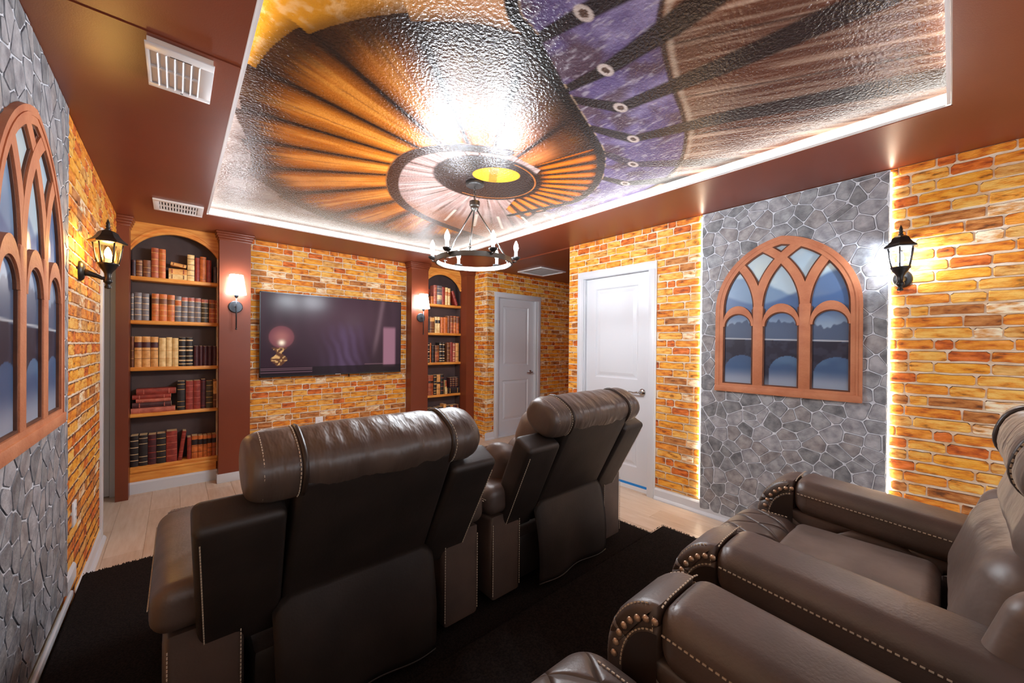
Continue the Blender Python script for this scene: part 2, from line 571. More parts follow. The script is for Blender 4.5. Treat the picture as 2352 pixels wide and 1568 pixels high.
# floor with planks
floor = struct(MB().box(-1.5, 5.4, YB - .1, 5.0, -0.12, -0.004).build('floor', M['floor_gap']), 'pale oak plank floor')
PW, PLN = 0.185, 1.22
def plank_mesh(w, l):
    mb = MB(); e = 0.0022
    mb.add([(0, 0, -.004), (w, 0, -.004), (w, l, -.004), (0, l, -.004), (e, e, 0), (w - e, e, 0), (w - e, l - e, 0), (e, l - e, 0)],
           [(4, 5, 6, 7), (0, 1, 5, 4), (1, 2, 6, 5), (2, 3, 7, 6), (3, 0, 4, 7)])
    return mb
plank_meshes = [plank_mesh(PW, PLN).mesh('plank', M['plank']), plank_mesh(PW, PLN).mesh('plank', M['plank2'])]
_k = 0
for i in range(-7, 30):
    x0 = i * PW + 0.03
    if x0 < -1.45 or x0 + PW > 5.4: continue
    yy = YB - (i * 0.47) % PLN
    while yy < 5.0:
        _k += 1
        under = (x0 > XL and x0 + PW < XE - .02 and yy + PLN < YP1 - .03)
        hidden = (x0 > XR + .12 and yy + PLN < YRE) or (x0 + PW < XL - .1 and yy + PLN < 3.7)
        if not under and not hidden and yy + PLN > YB:
            o = link(bpy.data.objects.new('plank', plank_meshes[(i * 7 + _k) % 2]), floor)
            o.location = (x0, yy, 0)
        yy += PLN

# walls (the mortar plane; bricks are built on it below)
wall_tv = struct(MB().box(0.30, 2.53, D, D + .12, 0, H).build('wall_television', M['mortar']), 'brick wall behind the television')
wall_tv_rear = struct(MB().box(-0.42, X2, D + .24, D + .34, 0, H).build('wall_behind_bookcases', M['wood_dark']))
_mb = MB().box(XR, XR + .12, YB, 1.785, 0, H).box(XR, XR + .12, 2.535, YRE, 0, H).box(XR, XR + .12, 1.785, 2.535, 2.035, H)
wall_r = struct(_mb.build('wall_right', M['mortar']), 'right brick wall with the white door and the stone panel')
_mb = MB().box(XL - .12, XL, YB, 3.79, 0, H).box(XL - .12, XL, 3.79, 4.74, 2.075, H)
wall_l = struct(_mb.build('wall_left', M['mortar']), 'left brick wall with the lantern and the doorway')
_mb = MB().box(X2, 3.49, D2, D2 + .12, 0, H).box(4.26, 5.3, D2, D2 + .12, 0, H).box(3.49, 4.26, D2, D2 + .12, 2.035, H)
wall_d2 = struct(_mb.build('wall_alcove', M['mortar']), 'brick alcove wall round the far white door')
wall_x2 = struct(MB().box(X2, X2 + .12, D2 + .12, D + .3, 0, H).build('wall_return', M['mortar']), 'short brick return wall beside the far bookcase')
struct(MB().box(-.5, XL + .2, YB - .1, YB, 0, H).box(XR - .2, XR, YB - .1, YB, 0, H).box(XL + .2, XR - .2, YB - .1, YB, 2.2, H).build('wall_back', M['maroon']), 'unseen maroon rear wall opened wide to admit fill light')  # unseen wall; its wide opening is added to let the world light in
struct(MB().box(5.3, 5.4, YRE, 5.0, 0, H).box(XR + .12, 5.3, YRE - .1, YRE, 0, H).build('wall_corridor', M['brick4']))
struct(MB().box(-1.5, -1.4, 3.2, 4.77, 0, H).box(-1.5, XL - .12, 3.1, 3.2, 0, H).box(-1.4, -1.2, 4.77, 4.87, 0, H).box(-1.2, -.415, 4.77, 4.87, 2.035, H)
       .box(-.415, XL + .08, 4.77, 4.87, 0, H).box(-1.2, -.415, 4.9, 4.95, 0, 2.1).build('wall_vestibule', M['white_trim']))

# soffit with the tray recess
_mb = MB()
_mb.box(-1.5, TX0, YB - .1, 5.05, H, H + .35).box(TX1, 5.4, YB - .1, 5.05, H, H + .35)
_mb.box(TX0, TX1, YB - .1, TY0, H, H + .35).box(TX0, TX1, TY1, 5.05, H, H + .35)
ceiling = struct(_mb.build('ceiling', M['maroon']), 'maroon painted soffit round the tray ceiling')
struct(MB().box(TX0 - .02, TX1 + .02, TY0 - .02, TY1 + .02, ZT + .004, ZT + .05).build('ceiling_tray', M['tray_white']))
_mb = MB().box(TX0, TX0 + .004, TY0, TY1, H + .004, ZT).box(TX1 - .004, TX1, TY0, TY1, H + .004, ZT).box(TX0, TX1, TY0, TY0 + .004, H + .004, ZT).box(TX0, TX1, TY1 - .004, TY1, H + .004, ZT)
struct(_mb.build('trim_tray', M['tray_white']))
struct(MB().box(XR + .002, 5.3, YRE, D2, H - .014, H).build('ceiling_corridor', M['maroon']))
struct(MB().box(XL, TX0, 1.815, 1.822, H - .004, H).build('trim_soffit_joint', M['maroon']))

# LED strips, one along each side of the tray
LB = [('far', (TX0 + .01, TX1 - .01, TY1 - .016, TY1 - .005), 'cove light strip along the tray edge over the television'),
      ('right', (TX1 - .016, TX1 - .005, TY0 + .02, TY1 - .02), 'cove light strip along the tray edge over the stone panel'),
      ('left', (TX0 + .005, TX0 + .016, TY0 + .02, TY1 - .02), 'cove light strip along the tray edge by the ceiling vents'),
      ('near', (TX0 + .01, TX1 - .01, TY0 + .005, TY0 + .016), 'cove light strip along the tray edge nearest the rear chairs')]
for nm, (a, b, c, d), lab in LB:
    e = tag(empty('led_strip', ((a + b) / 2, (c + d) / 2, H + .006)), lab, 'light strip', 'cove light strips')
    mb = MB().box(a - e.location.x, b - e.location.x, c - e.location.y, d - e.location.y, .008, .026)
    mb.build('light_tape', M['led_cool'], e)
    mb = MB()
    if nm in ('far', 'near'):
        s = -1 if nm == 'far' else 1
        mb.box(a - e.location.x, b - e.location.x, -.006, .006, 0, .006)
    else:
        mb.box(-.006, .006, c - e.location.y, d - e.location.y, 0, .006)
    mb.build('channel', M['white_plastic'], e)

# ------------------------------------------------------------------ ceiling mural: photographic print of a spiral stair
def smooth_line(pts, n=5):
    P = [pts[0]] + list(pts) + [pts[-1]]
    out = []
    for i in range(1, len(P) - 2):
        a, b, c, d = [np.array(q) for q in P[i - 1:i + 3]]
        for t in np.linspace(0, 1, n, endpoint=False):
            out.append(tuple(.5 * (2 * b + (c - a) * t + (2 * a - 5 * b + 4 * c - d) * t * t + (3 * b - a - 3 * c + d) * t ** 3)))
    return out + [tuple(pts[-1])]
def paint_mural(X, Y):
    Cx, Cy = 1.58, 2.12
    dx, dy = X - Cx, Y - Cy
    r = np.hypot(dx, dy); th = np.degrees(np.arctan2(dy, dx)) % 360
    n1 = NZ.fbm(X * 6, Y * 6); n2 = NZ.fbm(X * 30, Y * 30, 3)
    col = np.ones(X.shape + (3,)) * np.array(S(128, 104, 96)[:3])
    # far margin: pale grey brown boards
    col = lerp3(col, S(176, 160, 156), sstep(.35, .75, n1) * .7)
    # outer rim of the stair fan
    rim = np.array([(0.54, 1.29), (0.32, 1.58), (0.21, 1.96), (0.25, 2.45), (.33, 2.74), (.38, 3.09), (.52, 3.30), (.94, 3.70), (1.42, 3.80), (1.94, 3.78),
                    (2.25, 3.35), (2.36, 2.8), (2.30, 2.35), (2.33, 1.93), (2.2, 1.66), (2.02, 1.48), (1.83, 1.35), (1.54, 1.24), (1.26, 1.14), (.97, 1.04), (.80, 1.10)])
    rt = np.degrees(np.arctan2(rim[:, 1] - Cy, rim[:, 0] - Cx)) % 360
    rr = np.hypot(rim[:, 1] - Cy, rim[:, 0] - Cx)
    o = np.argsort(rt); rt, rr = rt[o], rr[o]
    rout = np.interp(th, np.concatenate([rt - 360, rt, rt + 360]), np.tile(rr, 3))
    rout = rout + .035 * ((np.interp(th, [60, 78, 95, 110, 128, 145, 160.5, 174, 190, 205, 222, 240], np.arange(12)) % 1) - .5) * ((th > 100) & (th < 240))
    q = r / rout
    fan = q < 1.0
    # radial streak noise
    st = NZ.fbm(th * .55, r * 3.0, 4)
    st2 = NZ.fbm(th * 2.2, r * 4.0, 3)
    bounds = np.array([60, 78, 95, 110, 128, 145, 160.5, 174, 190, 205, 222, 240, 262, 285])
    k = np.interp(th, bounds, np.arange(len(bounds)))
    fr = k - np.floor(k)
    big = (th > 60) & (th < 285)
    prof = np.clip(np.sin(np.pi * np.clip((fr - .04) / .96, 0, 1)), 0, 1) ** .8
    step = np.ones(X.shape + (3,)) * np.array(S(56, 28, 14)[:3])
    step = lerp3(step, S(232, 136, 36), prof * (.55 + .6 * st))
    step = lerp3(step, S(246, 176, 84), sstep(.6, .9, prof * (st + .35)) * .45)
    step = lerp3(step, S(30, 16, 10), (fr < .07) * .85)
    step = lerp3(step, S(120, 60, 24), ((fr > .5) & (fr < .54)) * .5 * sstep(.4, .6, st))
    step = lerp3(step, S(40, 26, 22), sstep(.80, .97, q + .06 * (st2 - .5)) * .92)
    pink = sstep(208, 235, th)
    step = lerp3(step, S(196, 120, 84), pink * prof * .65 * (q < .85))
    step = lerp3(step, S(52, 36, 32), pink * sstep(.55, .8, q) * .8)
    col = np.where((fan & big)[..., None], step, col)
    # fine steps on the right of the eye
    fb = (th * 1.0 % 9.0) / 9.0
    fine = np.ones(X.shape + (3,)) * np.array(S(34, 18, 10)[:3])
    fine = lerp3(fine, S(236, 128, 24), np.clip(np.sin(np.pi * fb), 0, 1) ** 2 * sstep(.36, .48, r) * (1 - sstep(.9, 1.0, q)) * (.7 + .5 * st2))
    col = np.where((fan & ~big)[..., None], fine, col)
    # second, inner flight: grey lavender treads between the inner rail and the eye
    rail = [(1.45, 1.72), (1.2, 1.87), (1.04, 2.14), (1.09, 2.49), (1.28, 2.83), (1.58, 3.06), (2.01, 3.2), (2.45, 3.28)]
    rail = smooth_line(rail)
    inner = in_poly(X, Y, rail + [(2.45, 2.6), (2.05, 2.45), (1.9, 2.1), (1.75, 1.75)])
    tr = (th % 12) / 12
    lav = np.ones(X.shape + (3,)) * np.array(S(150, 120, 112)[:3])
    lav = lerp3(lav, S(74, 46, 34), (tr < .16) * .8)
    lav = lerp3(lav, S(196, 176, 170), sstep(.3, .8, st) * .6)
    lav = lerp3(lav, S(168, 104, 62), sstep(2.7, 3.0, Y) * .75)
    col = np.where(inner[..., None], lav, col)
    d, s, p = seg_dist(X, Y, rail)
    col = lerp3(col, S(60, 34, 22), 1 - sstep(.035, .05, d))
    col = lerp3(col, S(150, 92, 50), (1 - sstep(.0, .008, np.abs(d - .04))) * (s > 0) * .8)
    # spindles under the lower rail
    for (ax_, ay_) in [(1.75, 2.75), (1.95, 2.72), (2.12, 2.64), (2.28, 2.5), (2.38, 2.32)]:
        ex, ey = ax_ + (ax_ - Cx) * .45, ay_ + (ay_ - Cy) * .45
        dd, _, _ = seg_dist(X, Y, [(ax_, ay_), (ex, ey)])
        col = lerp3(col, S(222, 206, 190), (1 - sstep(.008, .016, dd)) * .85)
    # eye of the stair
    ring = np.hypot((X - 1.6) / .40, (Y - 2.1) / .34)
    col = lerp3(col, S(38, 24, 20), (1 - sstep(.92, 1.0, ring)) * .96)
    col = lerp3(col, S(196, 120, 60), (1 - sstep(.0, .02, np.abs(ring - .86))) * ((dx > 0)) * .8)
    ca, sa = math.cos(math.radians(-35)), math.sin(math.radians(-35))
    ex_ = (X - 1.59) * ca + (Y - 2.0) * sa; ey_ = -(X - 1.59) * sa + (Y - 2.0) * ca
    hole = np.hypot(ex_ / .16, ey_ / .115)
    col = lerp3(col, S(246, 178, 44), 1 - sstep(.93, 1.0, hole))
    col = lerp3(col, S(176, 92, 22), (hole < .95) * (np.abs(ex_ + .02) < .03) * .8)
    # golden plaster beyond the fan
    railo = [(.60, .70), (.83, .97), (.97, 1.02), (1.26, 1.14), (1.54, 1.24), (1.83, 1.35), (2.02, 1.48), (2.2, 1.66), (2.33, 1.93), (2.27, 2.19), (2.17, 2.54)]
    gold = (q >= 1.0) & (th > 180) & (th < 262) & (Y < 2.0)
    g = np.ones(X.shape + (3,)) * np.array(S(226, 158, 48)[:3])
    g = lerp3(g, S(240, 178, 126), sstep(.35, .8, X))
    g = lerp3(g, S(150, 86, 22), sstep(.55, .75, n1) * .5 * (1 - sstep(.4, .9, X)))
    g = lerp3(g, S(252, 226, 190), sstep(.5, .7, n2) * .3)
    g = lerp3(g, S(70, 40, 22), (1 - sstep(1.0, 1.05, q)) * .7)
    col = np.where(gold[..., None], g, col)
    # right of the handrail: violet band, then brown boards with dark beams
    railo = smooth_line(railo); d, s, p = seg_dist(X, Y, railo)
    near = (Y < 2.25) & (s < 0) & ~((X < .7) & (Y > .95)) & (q >= .98)
    band = [(.75, .25), (1.17, .62), (1.31, .70), (1.59, .80), (1.84, .87), (2.05, .95), (2.31, 1.11), (2.48, 1.31), (2.56, 1.55)]
    band = smooth_line(band); d2, s2, p2 = seg_dist(X, Y, band)
    v = np.ones(X.shape + (3,)) * np.array(S(118, 100, 148)[:3])
    v = lerp3(v, S(172, 158, 196), sstep(.5, .75, n1) * .7)
    v = lerp3(v, S(92, 62, 58), sstep(.52, .7, NZ.fbm(X * 5 + 40, Y * 5)) * .75)
    v = lerp3(v, S(216, 206, 216), sstep(.60, .80, NZ.fbm(X * 70, Y * 24, 3)) * .5)
    col = np.where(near[..., None], v, col)
    board = near & (s2 < 0)
    # boards: grain runs away from the band, towards the near right corner
    gx = X * .42 + Y * .91; gy = X * .91 - Y * .42      # gy runs along the grain
    gx2 = X - .42 * (1.2 - Y)
    along = (X - 1.0) * .5 - (Y - 1.0) * .85
    across = (X - 1.0) * .85 + (Y - 1.0) * .5
    gr = NZ.fbm(across * 55, along * 3.0, 4)
    wd = np.ones(X.shape + (3,)) * np.array(S(140, 88, 62)[:3])
    wd = lerp3(wd, S(226, 192, 168), sstep(.40, .72, gr) * .85)
    wd = lerp3(wd, S(84, 48, 36), sstep(.35, .6, NZ.fbm(across * 4 + 7, along * 1.2)) * .55)
    wd = lerp3(wd, S(60, 34, 24), (1 - sstep(.0, .012, np.abs((across * 1.0) % .34 - .17))) * .7)
    col = np.where(board[..., None], wd, col)
    col = lerp3(col, S(62, 36, 26), near * (1 - sstep(.006, .014, d2)) * .9)
    col = lerp3(col, S(236, 214, 190), board * (1 - sstep(.0, .02, np.abs(d2 - .025))) * .5)
    beams = [[(.75, .93), (.90, .80), (1.0, .55), (1.05, .0)], [(.99, 1.02), (1.03, .83), (1.10, .5), (1.2, .0)], [(1.28, 1.12), (1.31, .94), (1.30, .66), (1.24, .2)],
             [(1.36, 1.15), (1.57, 1.04), (1.64, .60), (1.70, .0)], [(1.6, 1.24), (1.86, 1.15), (2.03, .70), (2.40, .0)], [(1.86, 1.35), (2.12, 1.31), (2.54, .88)], [(2.15, 1.55), (2.33, 1.50), (2.56, 1.2)]]
    for i, b in enumerate(beams):
        dd, _, pp = seg_dist(X, Y, b)
        w = np.interp(pp, [0, 1, 2, 3], [.024, .036, .056, .075])
        col = lerp3(col, S(36, 22, 18), near * (1 - sstep(w * .8, w * 1.25, dd)) * (.95 if i != 5 else .7))
        kx, ky = b[1]
        kd = np.hypot((X - kx) / .050, (Y - ky) / .028)
        col = lerp3(col, S(232, 214, 206), (1 - sstep(.8, 1.0, kd)) * (kd > .45) * .9)
        col = lerp3(col, S(110, 84, 72), (kd < .45) * .9)
    # the handrail itself
    col = lerp3(col, S(22, 14, 12), (1 - sstep(.02, .03, d)) * (Y < 2.6))
    col = lerp3(col, S(196, 168, 140), (1 - sstep(.0, .006, np.abs(d - .026))) * (s < 0) * sstep(.45, .6, n2) * (Y < 2.3))
    col = np.clip(col, 0, 1) ** 1.12 * (0.66 + .16 * n2[..., None])
    return col
_nx, _ny = 420, 720
_gx, _gy = np.meshgrid(np.linspace(TX0 + .004, TX1 - .004, _nx), np.linspace(TY0 + .004, TY1 - .004, _ny), indexing='ij')
_P = np.stack([_gx - 1.36, _gy - 2.05, np.zeros_like(_gx)], 2)
mural = colour_grid('ceiling_mural', _P, paint_mural(_gx, _gy), M['mural'], flip=True)
mural.location = (1.36, 2.05, ZT)
tag(mural, 'glossy ceiling mural of an orange wooden spiral stair', 'mural')

# ------------------------------------------------------------------ bricks
CH, TW, NC = 2.1 / 33, 0.52, 8
brick_tile = []
_br = random.Random(5)
for c in range(NC):
    cuts, x = [], 0.0
    while True:
        l = _br.choice([.2, .22, .17, .15, .2, .075, .13])
        if x + l > TW - .06:
            l = TW - x
            if l > .22:
                cuts.append((x, l * .55)); cuts.append((x + l * .55, l * .45))
            else: cuts.append((x, l))
            break
        cuts.append((x, l)); x += l
    off = _br.uniform(0, TW)
    row = []
    for (x, l) in cuts:
        ci = _br.choices(range(8), [5, 5, 4, 3, 2, 1.4, 4, 1.6])[0]
        g = .0028
        h0 = g + _br.uniform(0, .0035); h1 = CH - g - _br.uniform(0, .0035)
        w0, w1 = g, l - g
        j = lambda a: _br.uniform(-a * 1.7, a * 1.7)
        cr = _br.uniform(.003, .009)
        pts = [(w0 + cr, h0 + j(.001)), (w0 + (w1 - w0) * .35, h0 + j(.002)), (w0 + (w1 - w0) * .7, h0 + j(.002)), (w1 - cr, h0 + j(.001)),
               (w1 + j(.001), h0 + cr), (w1 + j(.001), h1 - cr * 1.2), (w1 - cr * 1.2, h1 + j(.001)), (w0 + (w1 - w0) * .6, h1 + j(.002)),
               (w0 + (w1 - w0) * .3, h1 + j(.002)), (w0 + cr * 1.3, h1 + j(.001)), (w0 + j(.001), h1 - cr * 1.3), (w0 + j(.001), h0 + cr)]
        row.append(dict(x=(x + off) % TW, l=l, ci=ci, pts=pts, d=_br.uniform(.004, .0065), me=None))
    brick_tile.append(row)

def brick_mb(pts, d):
    xs = [p[0] for p in pts]; zs = [p[1] for p in pts]
    cx, cz = (min(xs) + max(xs)) / 2, (min(zs) + max(zs)) / 2
    w, h = max(xs) - min(xs), max(zs) - min(zs)
    fx, fz = max(.3, 1 - .007 / w), max(.3, 1 - .0065 / h)
    n = len(pts)
    v = [(p[0], 0.001, p[1]) for p in pts] + [(cx + (p[0] - cx) * fx, -d, cz + (p[1] - cz) * fz) for p in pts]
    mb = MB()
    for i in range(n):
        j = (i + 1) % n
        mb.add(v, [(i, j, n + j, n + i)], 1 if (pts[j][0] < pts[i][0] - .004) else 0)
    mb.v = v
    mb.f = [(i, (i + 1) % n, n + (i + 1) % n, n + i) for i in range(n)]
    mb.add(v[n:], [tuple(range(n))], 0)
    return mb

def clip(poly, a0, a1, b0, b1):
    for ax_, lim, sg in ((0, a0, 1), (0, a1, -1), (1, b0, 1), (1, b1, -1)):
        out = []
        for i in range(len(poly)):
            p, q = poly[i - 1], poly[i]
            ip, iq = sg * (p[ax_] - lim) >= 0, sg * (q[ax_] - lim) >= 0
            if ip != iq:
                t = (lim - p[ax_]) / (q[ax_] - p[ax_])
                out.append((p[0] + t * (q[0] - p[0]), p[1] + t * (q[1] - p[1])))
            if iq: out.append(q)
        poly = out
        if len(poly) < 3: return []
    return poly

def lay_bricks(wall, fr, rects, phase=0.0, limit=300):
    items = []
    for (a0, a1, b0, b1) in rects:
        for c in range(int(b0 / CH) - 1, int(b1 / CH) + 2):
            for bk in brick_tile[c % NC]:
                t = math.floor((a0 - phase - bk['x'] - bk['l']) / TW)
                while True:
                    ox = phase + bk['x'] + t * TW
                    if ox > a1: break
                    t += 1
                    oz = c * CH
                    pts = [(p[0] + ox, p[1] + oz) for p in bk['pts']]
                    whole = all(a0 <= p[0] <= a1 and b0 <= p[1] <= b1 for p in pts)
                    if whole:
                        items.append((bk, ox, oz, None))
                    else:
                        cp = clip(pts, a0, a1, b0, b1)
                        if cp and max(p[0] for p in cp) - min(p[0] for p in cp) > .012 and max(p[1] for p in cp) - min(p[1] for p in cp) > .012:
                            items.append((bk, ox, oz, [(p[0] - ox, p[1] - oz) for p in cp]))
    def score(it):
        bk, ox, oz, cp = it
        l = bk['l'] if cp is None else max(p[0] for p in cp) - min(p[0] for p in cp)
        x = ox + (bk['l'] / 2 if cp is None else sum(p[0] for p in cp) / len(cp))
        a = project(fr @ Vector((x - l / 2, 0, oz + CH / 2))); b = project(fr @ Vector((x + l / 2, 0, oz + CH / 2)))
        if a is None or b is None: return -1
        u, v = (a[0] + b[0]) / 2, (a[1] + b[1]) / 2
        if not (-40 < u < IMG_W + 40 and -40 < v < IMG_H + 40): return -1
        return abs(b[0] - a[0]) * CH / a[2]
    items.sort(key=score, reverse=True)
    rest = MB()
    for n, (bk, ox, oz, cp) in enumerate(items):
        if n < limit:
            if cp is None:
                if bk['me'] is None:
                    bk['me'] = brick_mb(bk['pts'], bk['d']).mesh('brick', [M['brick%d' % bk['ci']], M['brick_crevice_shade']])
                me = bk['me']
            else:
                me = brick_mb(cp, bk['d']).mesh('brick', [M['brick%d' % bk['ci']], M['brick_crevice_shade']])
            o = link(bpy.data.objects.new('brick', me), wall)
            o.matrix_basis = fr @ Matrix.Translation((ox, 0, oz))
        else:
            b = brick_mb(cp or bk['pts'], bk['d'])
            v = [fr @ Vector((p[0] + ox, p[1], p[2] + oz)) for p in b.v]
            k = len(rest.v)
            rest.v += [tuple(p) for p in v]; rest.f += [tuple(i + k for i in f) for f in b.f]
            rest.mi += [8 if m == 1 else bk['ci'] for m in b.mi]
    if rest.f:
        o = rest.build('brick_field', [M['brick%d' % i] for i in range(8)] + [M['brick_crevice_shade']], wall)
        o['kind'] = 'stuff'

lay_bricks(wall_tv, FR_TV, [(.556, 2.279, .11, H)], .1)
lay_bricks(wall_r, FR_R, [(-.27, 1.14, .11, H), (-1.72, -1.31, .11, 2.1), (-2.726, -1.31, 2.1, H), (-2.726, -2.602, .11, 2.1)], .02)
lay_bricks(wall_l, FR_L, [(2.60, 3.715, .02, 2.1), (2.60, 4.60, 2.1, H), (.9, 1.6, .3, H)], .3)
lay_bricks(wall_d2, FR_D2, [(X2 + .001, 3.411, .11, 2.1), (4.339, 5.25, .11, 2.1), (X2 + .001, 5.25, 2.1, H)], .02)
lay_bricks(wall_x2, FR_X2, [(-4.60, -D2 + .005, .02, H)], .2)

# ------------------------------------------------------------------ baseboards
def baseboard(name, fr, a0, a1, z=0.0, h=.10, shoe=True, mat_='white_trim'):
    mb = MB().prism([(0, 0), (1, 0), (1, 1), (0, 1)], 0, 1)
    mb = MB()
    prof = [(0, 0), (-.014, 0), (-.014, h - .016), (-.008, h - .004), (0, h)]
    if shoe:
        prof = [(0, 0), (-.030, 0), (-.030, .010), (-.022, .024), (-.014, .028), (-.014, h - .016), (-.008, h - .004), (0, h)]
    n = len(prof)
    v = [fr @ Vector((a, p[0], z + p[1])) for a in (a0, a1) for p in prof]
    f = [(i, (i + 1) % n, n + (i + 1) % n, n + i) for i in range(n)] + [tuple(range(n - 1, -1, -1)), tuple(range(n, 2 * n))]
    o = mb.add(v, f).build(name, M[mat_])
    bm = bmesh.new(); bm.from_mesh(o.data); bmesh.ops.recalc_face_normals(bm, faces=bm.faces); bm.to_mesh(o.data); bm.free()
    return struct(o)
baseboard('baseboard_right', FR_R, -1.72, 1.14)
baseboard('baseboard_right_end', FR_R, -2.726, -2.602)
baseboard('baseboard_left', FR_L, 2.868, 3.80)
baseboard('baseboard_left_step', FR_L, 2.66, 2.862, ZP1, .075, False)
baseboard('baseboard_television', FR_TV, .556, 2.279)
baseboard('baseboard_bookcase', FR_TV, -.302, .307, 0, .105, False)
baseboard('baseboard_far_bookcase', FR_TV, 2.52, 3.135, 0, .105, False)
baseboard('baseboard_alcove', FR_D2, 4.339, 5.29)
baseboard('baseboard_alcove_corner', FR_D2, X2 - .02, 3.411)

# ------------------------------------------------------------------ doors
def door(n, fr, a0, a1, recess, lever_right, label, casing=(True, True), ztop=2.03):
    e = empty('door_%d' % n, (0, 0, 0)); e.matrix_world = fr @ Matrix.Translation(((a0 + a1) / 2, 0, 0))
    struct(e, label)
    w = (a1 - a0) / 2
    # casing
    for k, (x0, x1, on) in enumerate([(-w - .072, -w + .002, casing[0]), (w - .002, w + .072, casing[1])]):
        if on:
            MB().box(x0, x1, -.017, 0, 0, ztop + .001).build('casing', M['white_trim'], e, bevel=.004)
            MB().box(x0 + .012, x1 - .012, -.022, -.017, 0, ztop + .001).build('casing_bead', M['white_trim'], e, bevel=.002)
    MB().box(-w - .072, w + .072, -.017, 0, ztop - .002, ztop + .07).build('casing', M['white_trim'], e, bevel=.004)
    MB().box(-w - .06, w + .06, -.022, -.017, ztop + .012, ztop + .058).build('casing_bead', M['white_trim'], e, bevel=.002)
    MB().box(-w, -w + .012, 0, .11, 0, ztop).box(w - .012, w, 0, .11, 0, ztop).box(-w, w, 0, .11, ztop - .004, ztop + .004).build('jamb', M['white_trim'], e)
    # leaf: stiles, rails and two sunk panels
    l = w - .015
    y0, y1 = recess, recess + .036
    zs = [.012, .215, .815, 1.03, 1.915, ztop - .008]
    sx = l - .115
    mb = MB().box(-l, -sx, y0, y1, zs[0], zs[5]).box(sx, l, y0, y1, zs[0], zs[5])
    for za, zb in ((zs[0], zs[1]), (zs[2], zs[3]), (zs[4], zs[5])):
        mb.box(-sx, sx, y0, y1, za, zb)
    mb.build('leaf', M['white_trim'], e)
    for za, zb in ((zs[1], zs[2]), (zs[3], zs[4])):
        g = .012; s = .03
        def rect(i, y): return [(-sx + i, y, za + i), (sx - i, y, za + i), (sx - i, y, zb - i), (-sx + i, y, zb - i)]
        v = rect(0, y0) + rect(g, y0 + .012) + rect(g + .012, y0 + .012) + rect(g + .012 + s, y0 + .003)
        f = []
        for r in range(3):
            for k in range(4):
                f.append((r * 4 + k, r * 4 + (k + 1) % 4, r * 4 + 4 + (k + 1) % 4, r * 4 + 4 + k))
        f.append((12, 13, 14, 15))
        MB().add(v, f).build('panel', M['white_trim'], e)
    # lever handle
    s = 1 if lever_right else -1
    hx = s * (l - .065)
    lev = MB()
    lev.lathe([(.030, 0), (.033, .004), (.026, .012), (.012, .016), (.011, .05)], 20)
    v = [(hx + p[0], y0 - p[2], .92 + p[1]) for p in lev.v]; lev.v = v
    h = lev.build('lever_handle', M['chrome'], e, smooth=math.radians(40))
    lv = MB().tube([(hx + s * .004, y0 - .05, .92), (hx - s * .02, y0 - .054, .921), (hx - s * .06, y0 - .05, .914), (hx - s * .095, y0 - .046, .918), (hx - s * .115, y0 - .046, .922)], [.010, .010, .008, .007, .005], 10)
    lv.build('lever', M['chrome'], h, smooth=True)
    for z in (.25, 1.0, 1.78):
        MB().tube([(-s * (l + .006), y0 - .004, z), (-s * (l + .006), y0 - .004, z + .09)], .006, 8).build('hinge', M['white_trim'], e)
    return e
door(1, FR_R, -2.528, -1.79, .028, True, 'large white two panel door on the right wall')
door(2, FR_D2, 3.485, 4.265, .055, True, 'small white two panel door in the brick alcove')
door(3, frame(0, 4.77, 0), -1.2, -.415, .01, True, 'narrow strip of white door beyond the left doorway', (True, False))
# casing round the left doorway
_mb = MB().box(XL, XL + .016, 3.72, 3.79, 0, 2.08).box(XL, XL + .016, 3.72, 4.60, 2.075, 2.10).box(XL - .12, XL, 3.79, 3.80, 0, 2.075)
struct(_mb.build('trim_left_doorway', M['white_trim'], bevel=.003))
t = tag(empty('painters_tape', (XR + .028, 2.16, 0)), 'bright blue tape strip along the bottom of the large door', 'tape')
MB().box(-.003, -.0005, -.36, .36, .040, .062).build('tape_strip', M['tape'], t)
t = tag(empty('door_sweep', (XR + .028, 2.16, 0)), 'thin grey white sweep under the blue taped door', 'door sweep')
MB().box(-.006, -.001, -.36, .36, .002, .040).build('sweep_strip', M['white_plastic'], t)
t = tag(empty('threshold', (3.875, D2, 0)), 'white threshold strip under the small alcove door', 'threshold')
MB().box(-.39, .39, -.02, .08, .0, .018).build('sill', M['white_trim'], t, bevel=.004)

# ------------------------------------------------------------------ carpeted platforms
def fuzz(name, x0, x1, y0, y1, z, parent, edges):
    mb = MB(); rr = random.Random(3)
    for (p, q, out) in edges:
        p, q = Vector(p), Vector(q); L = (q - p).length; n = int(L / .004)
        for i in range(n):
            a = p.lerp(q, rr.random()); h = rr.uniform(.003, .009); o = Vector(out) * rr.uniform(-.004, .006)
            t = (q - p).normalized() * .0025
            b = a + o + Vector((0, 0, h))
            mb.add([a - t, a + t, b], [(0, 1, 2)])
    o = mb.build(name, M['carpet'], parent); o['kind'] = 'stuff'
    return o
def platform(name, x0, x1, y0, y1, zt, label, edges):
    e = tag(empty(name, ((x0 + x1) / 2, (y0 + y1) / 2, 0)), label, 'platform')
    cx, cy = (x0 + x1) / 2, (y0 + y1) / 2
    MB().box(x0 - cx, x1 - cx, y0 - cy, y1 - cy, 0, zt).build('carpet_deck', M['carpet'], e, bevel=.012, seg=3)
    fuzz('pile', 0, 0, 0, 0, 0, e, [((a[0] - cx, a[1] - cy, zt - .004), (b[0] - cx, b[1] - cy, zt - .004), o) for a, b, o in edges])
platform('carpeted_platform', XL + .034, XE, YP2 + .001, YP1, ZP1, 'low black carpeted platform under the front recliners',
         [((XL + .034, YP1), (XE, YP1), (0, 1, 0)), ((XE, YP2), (XE, YP1), (1, 0, 0))])
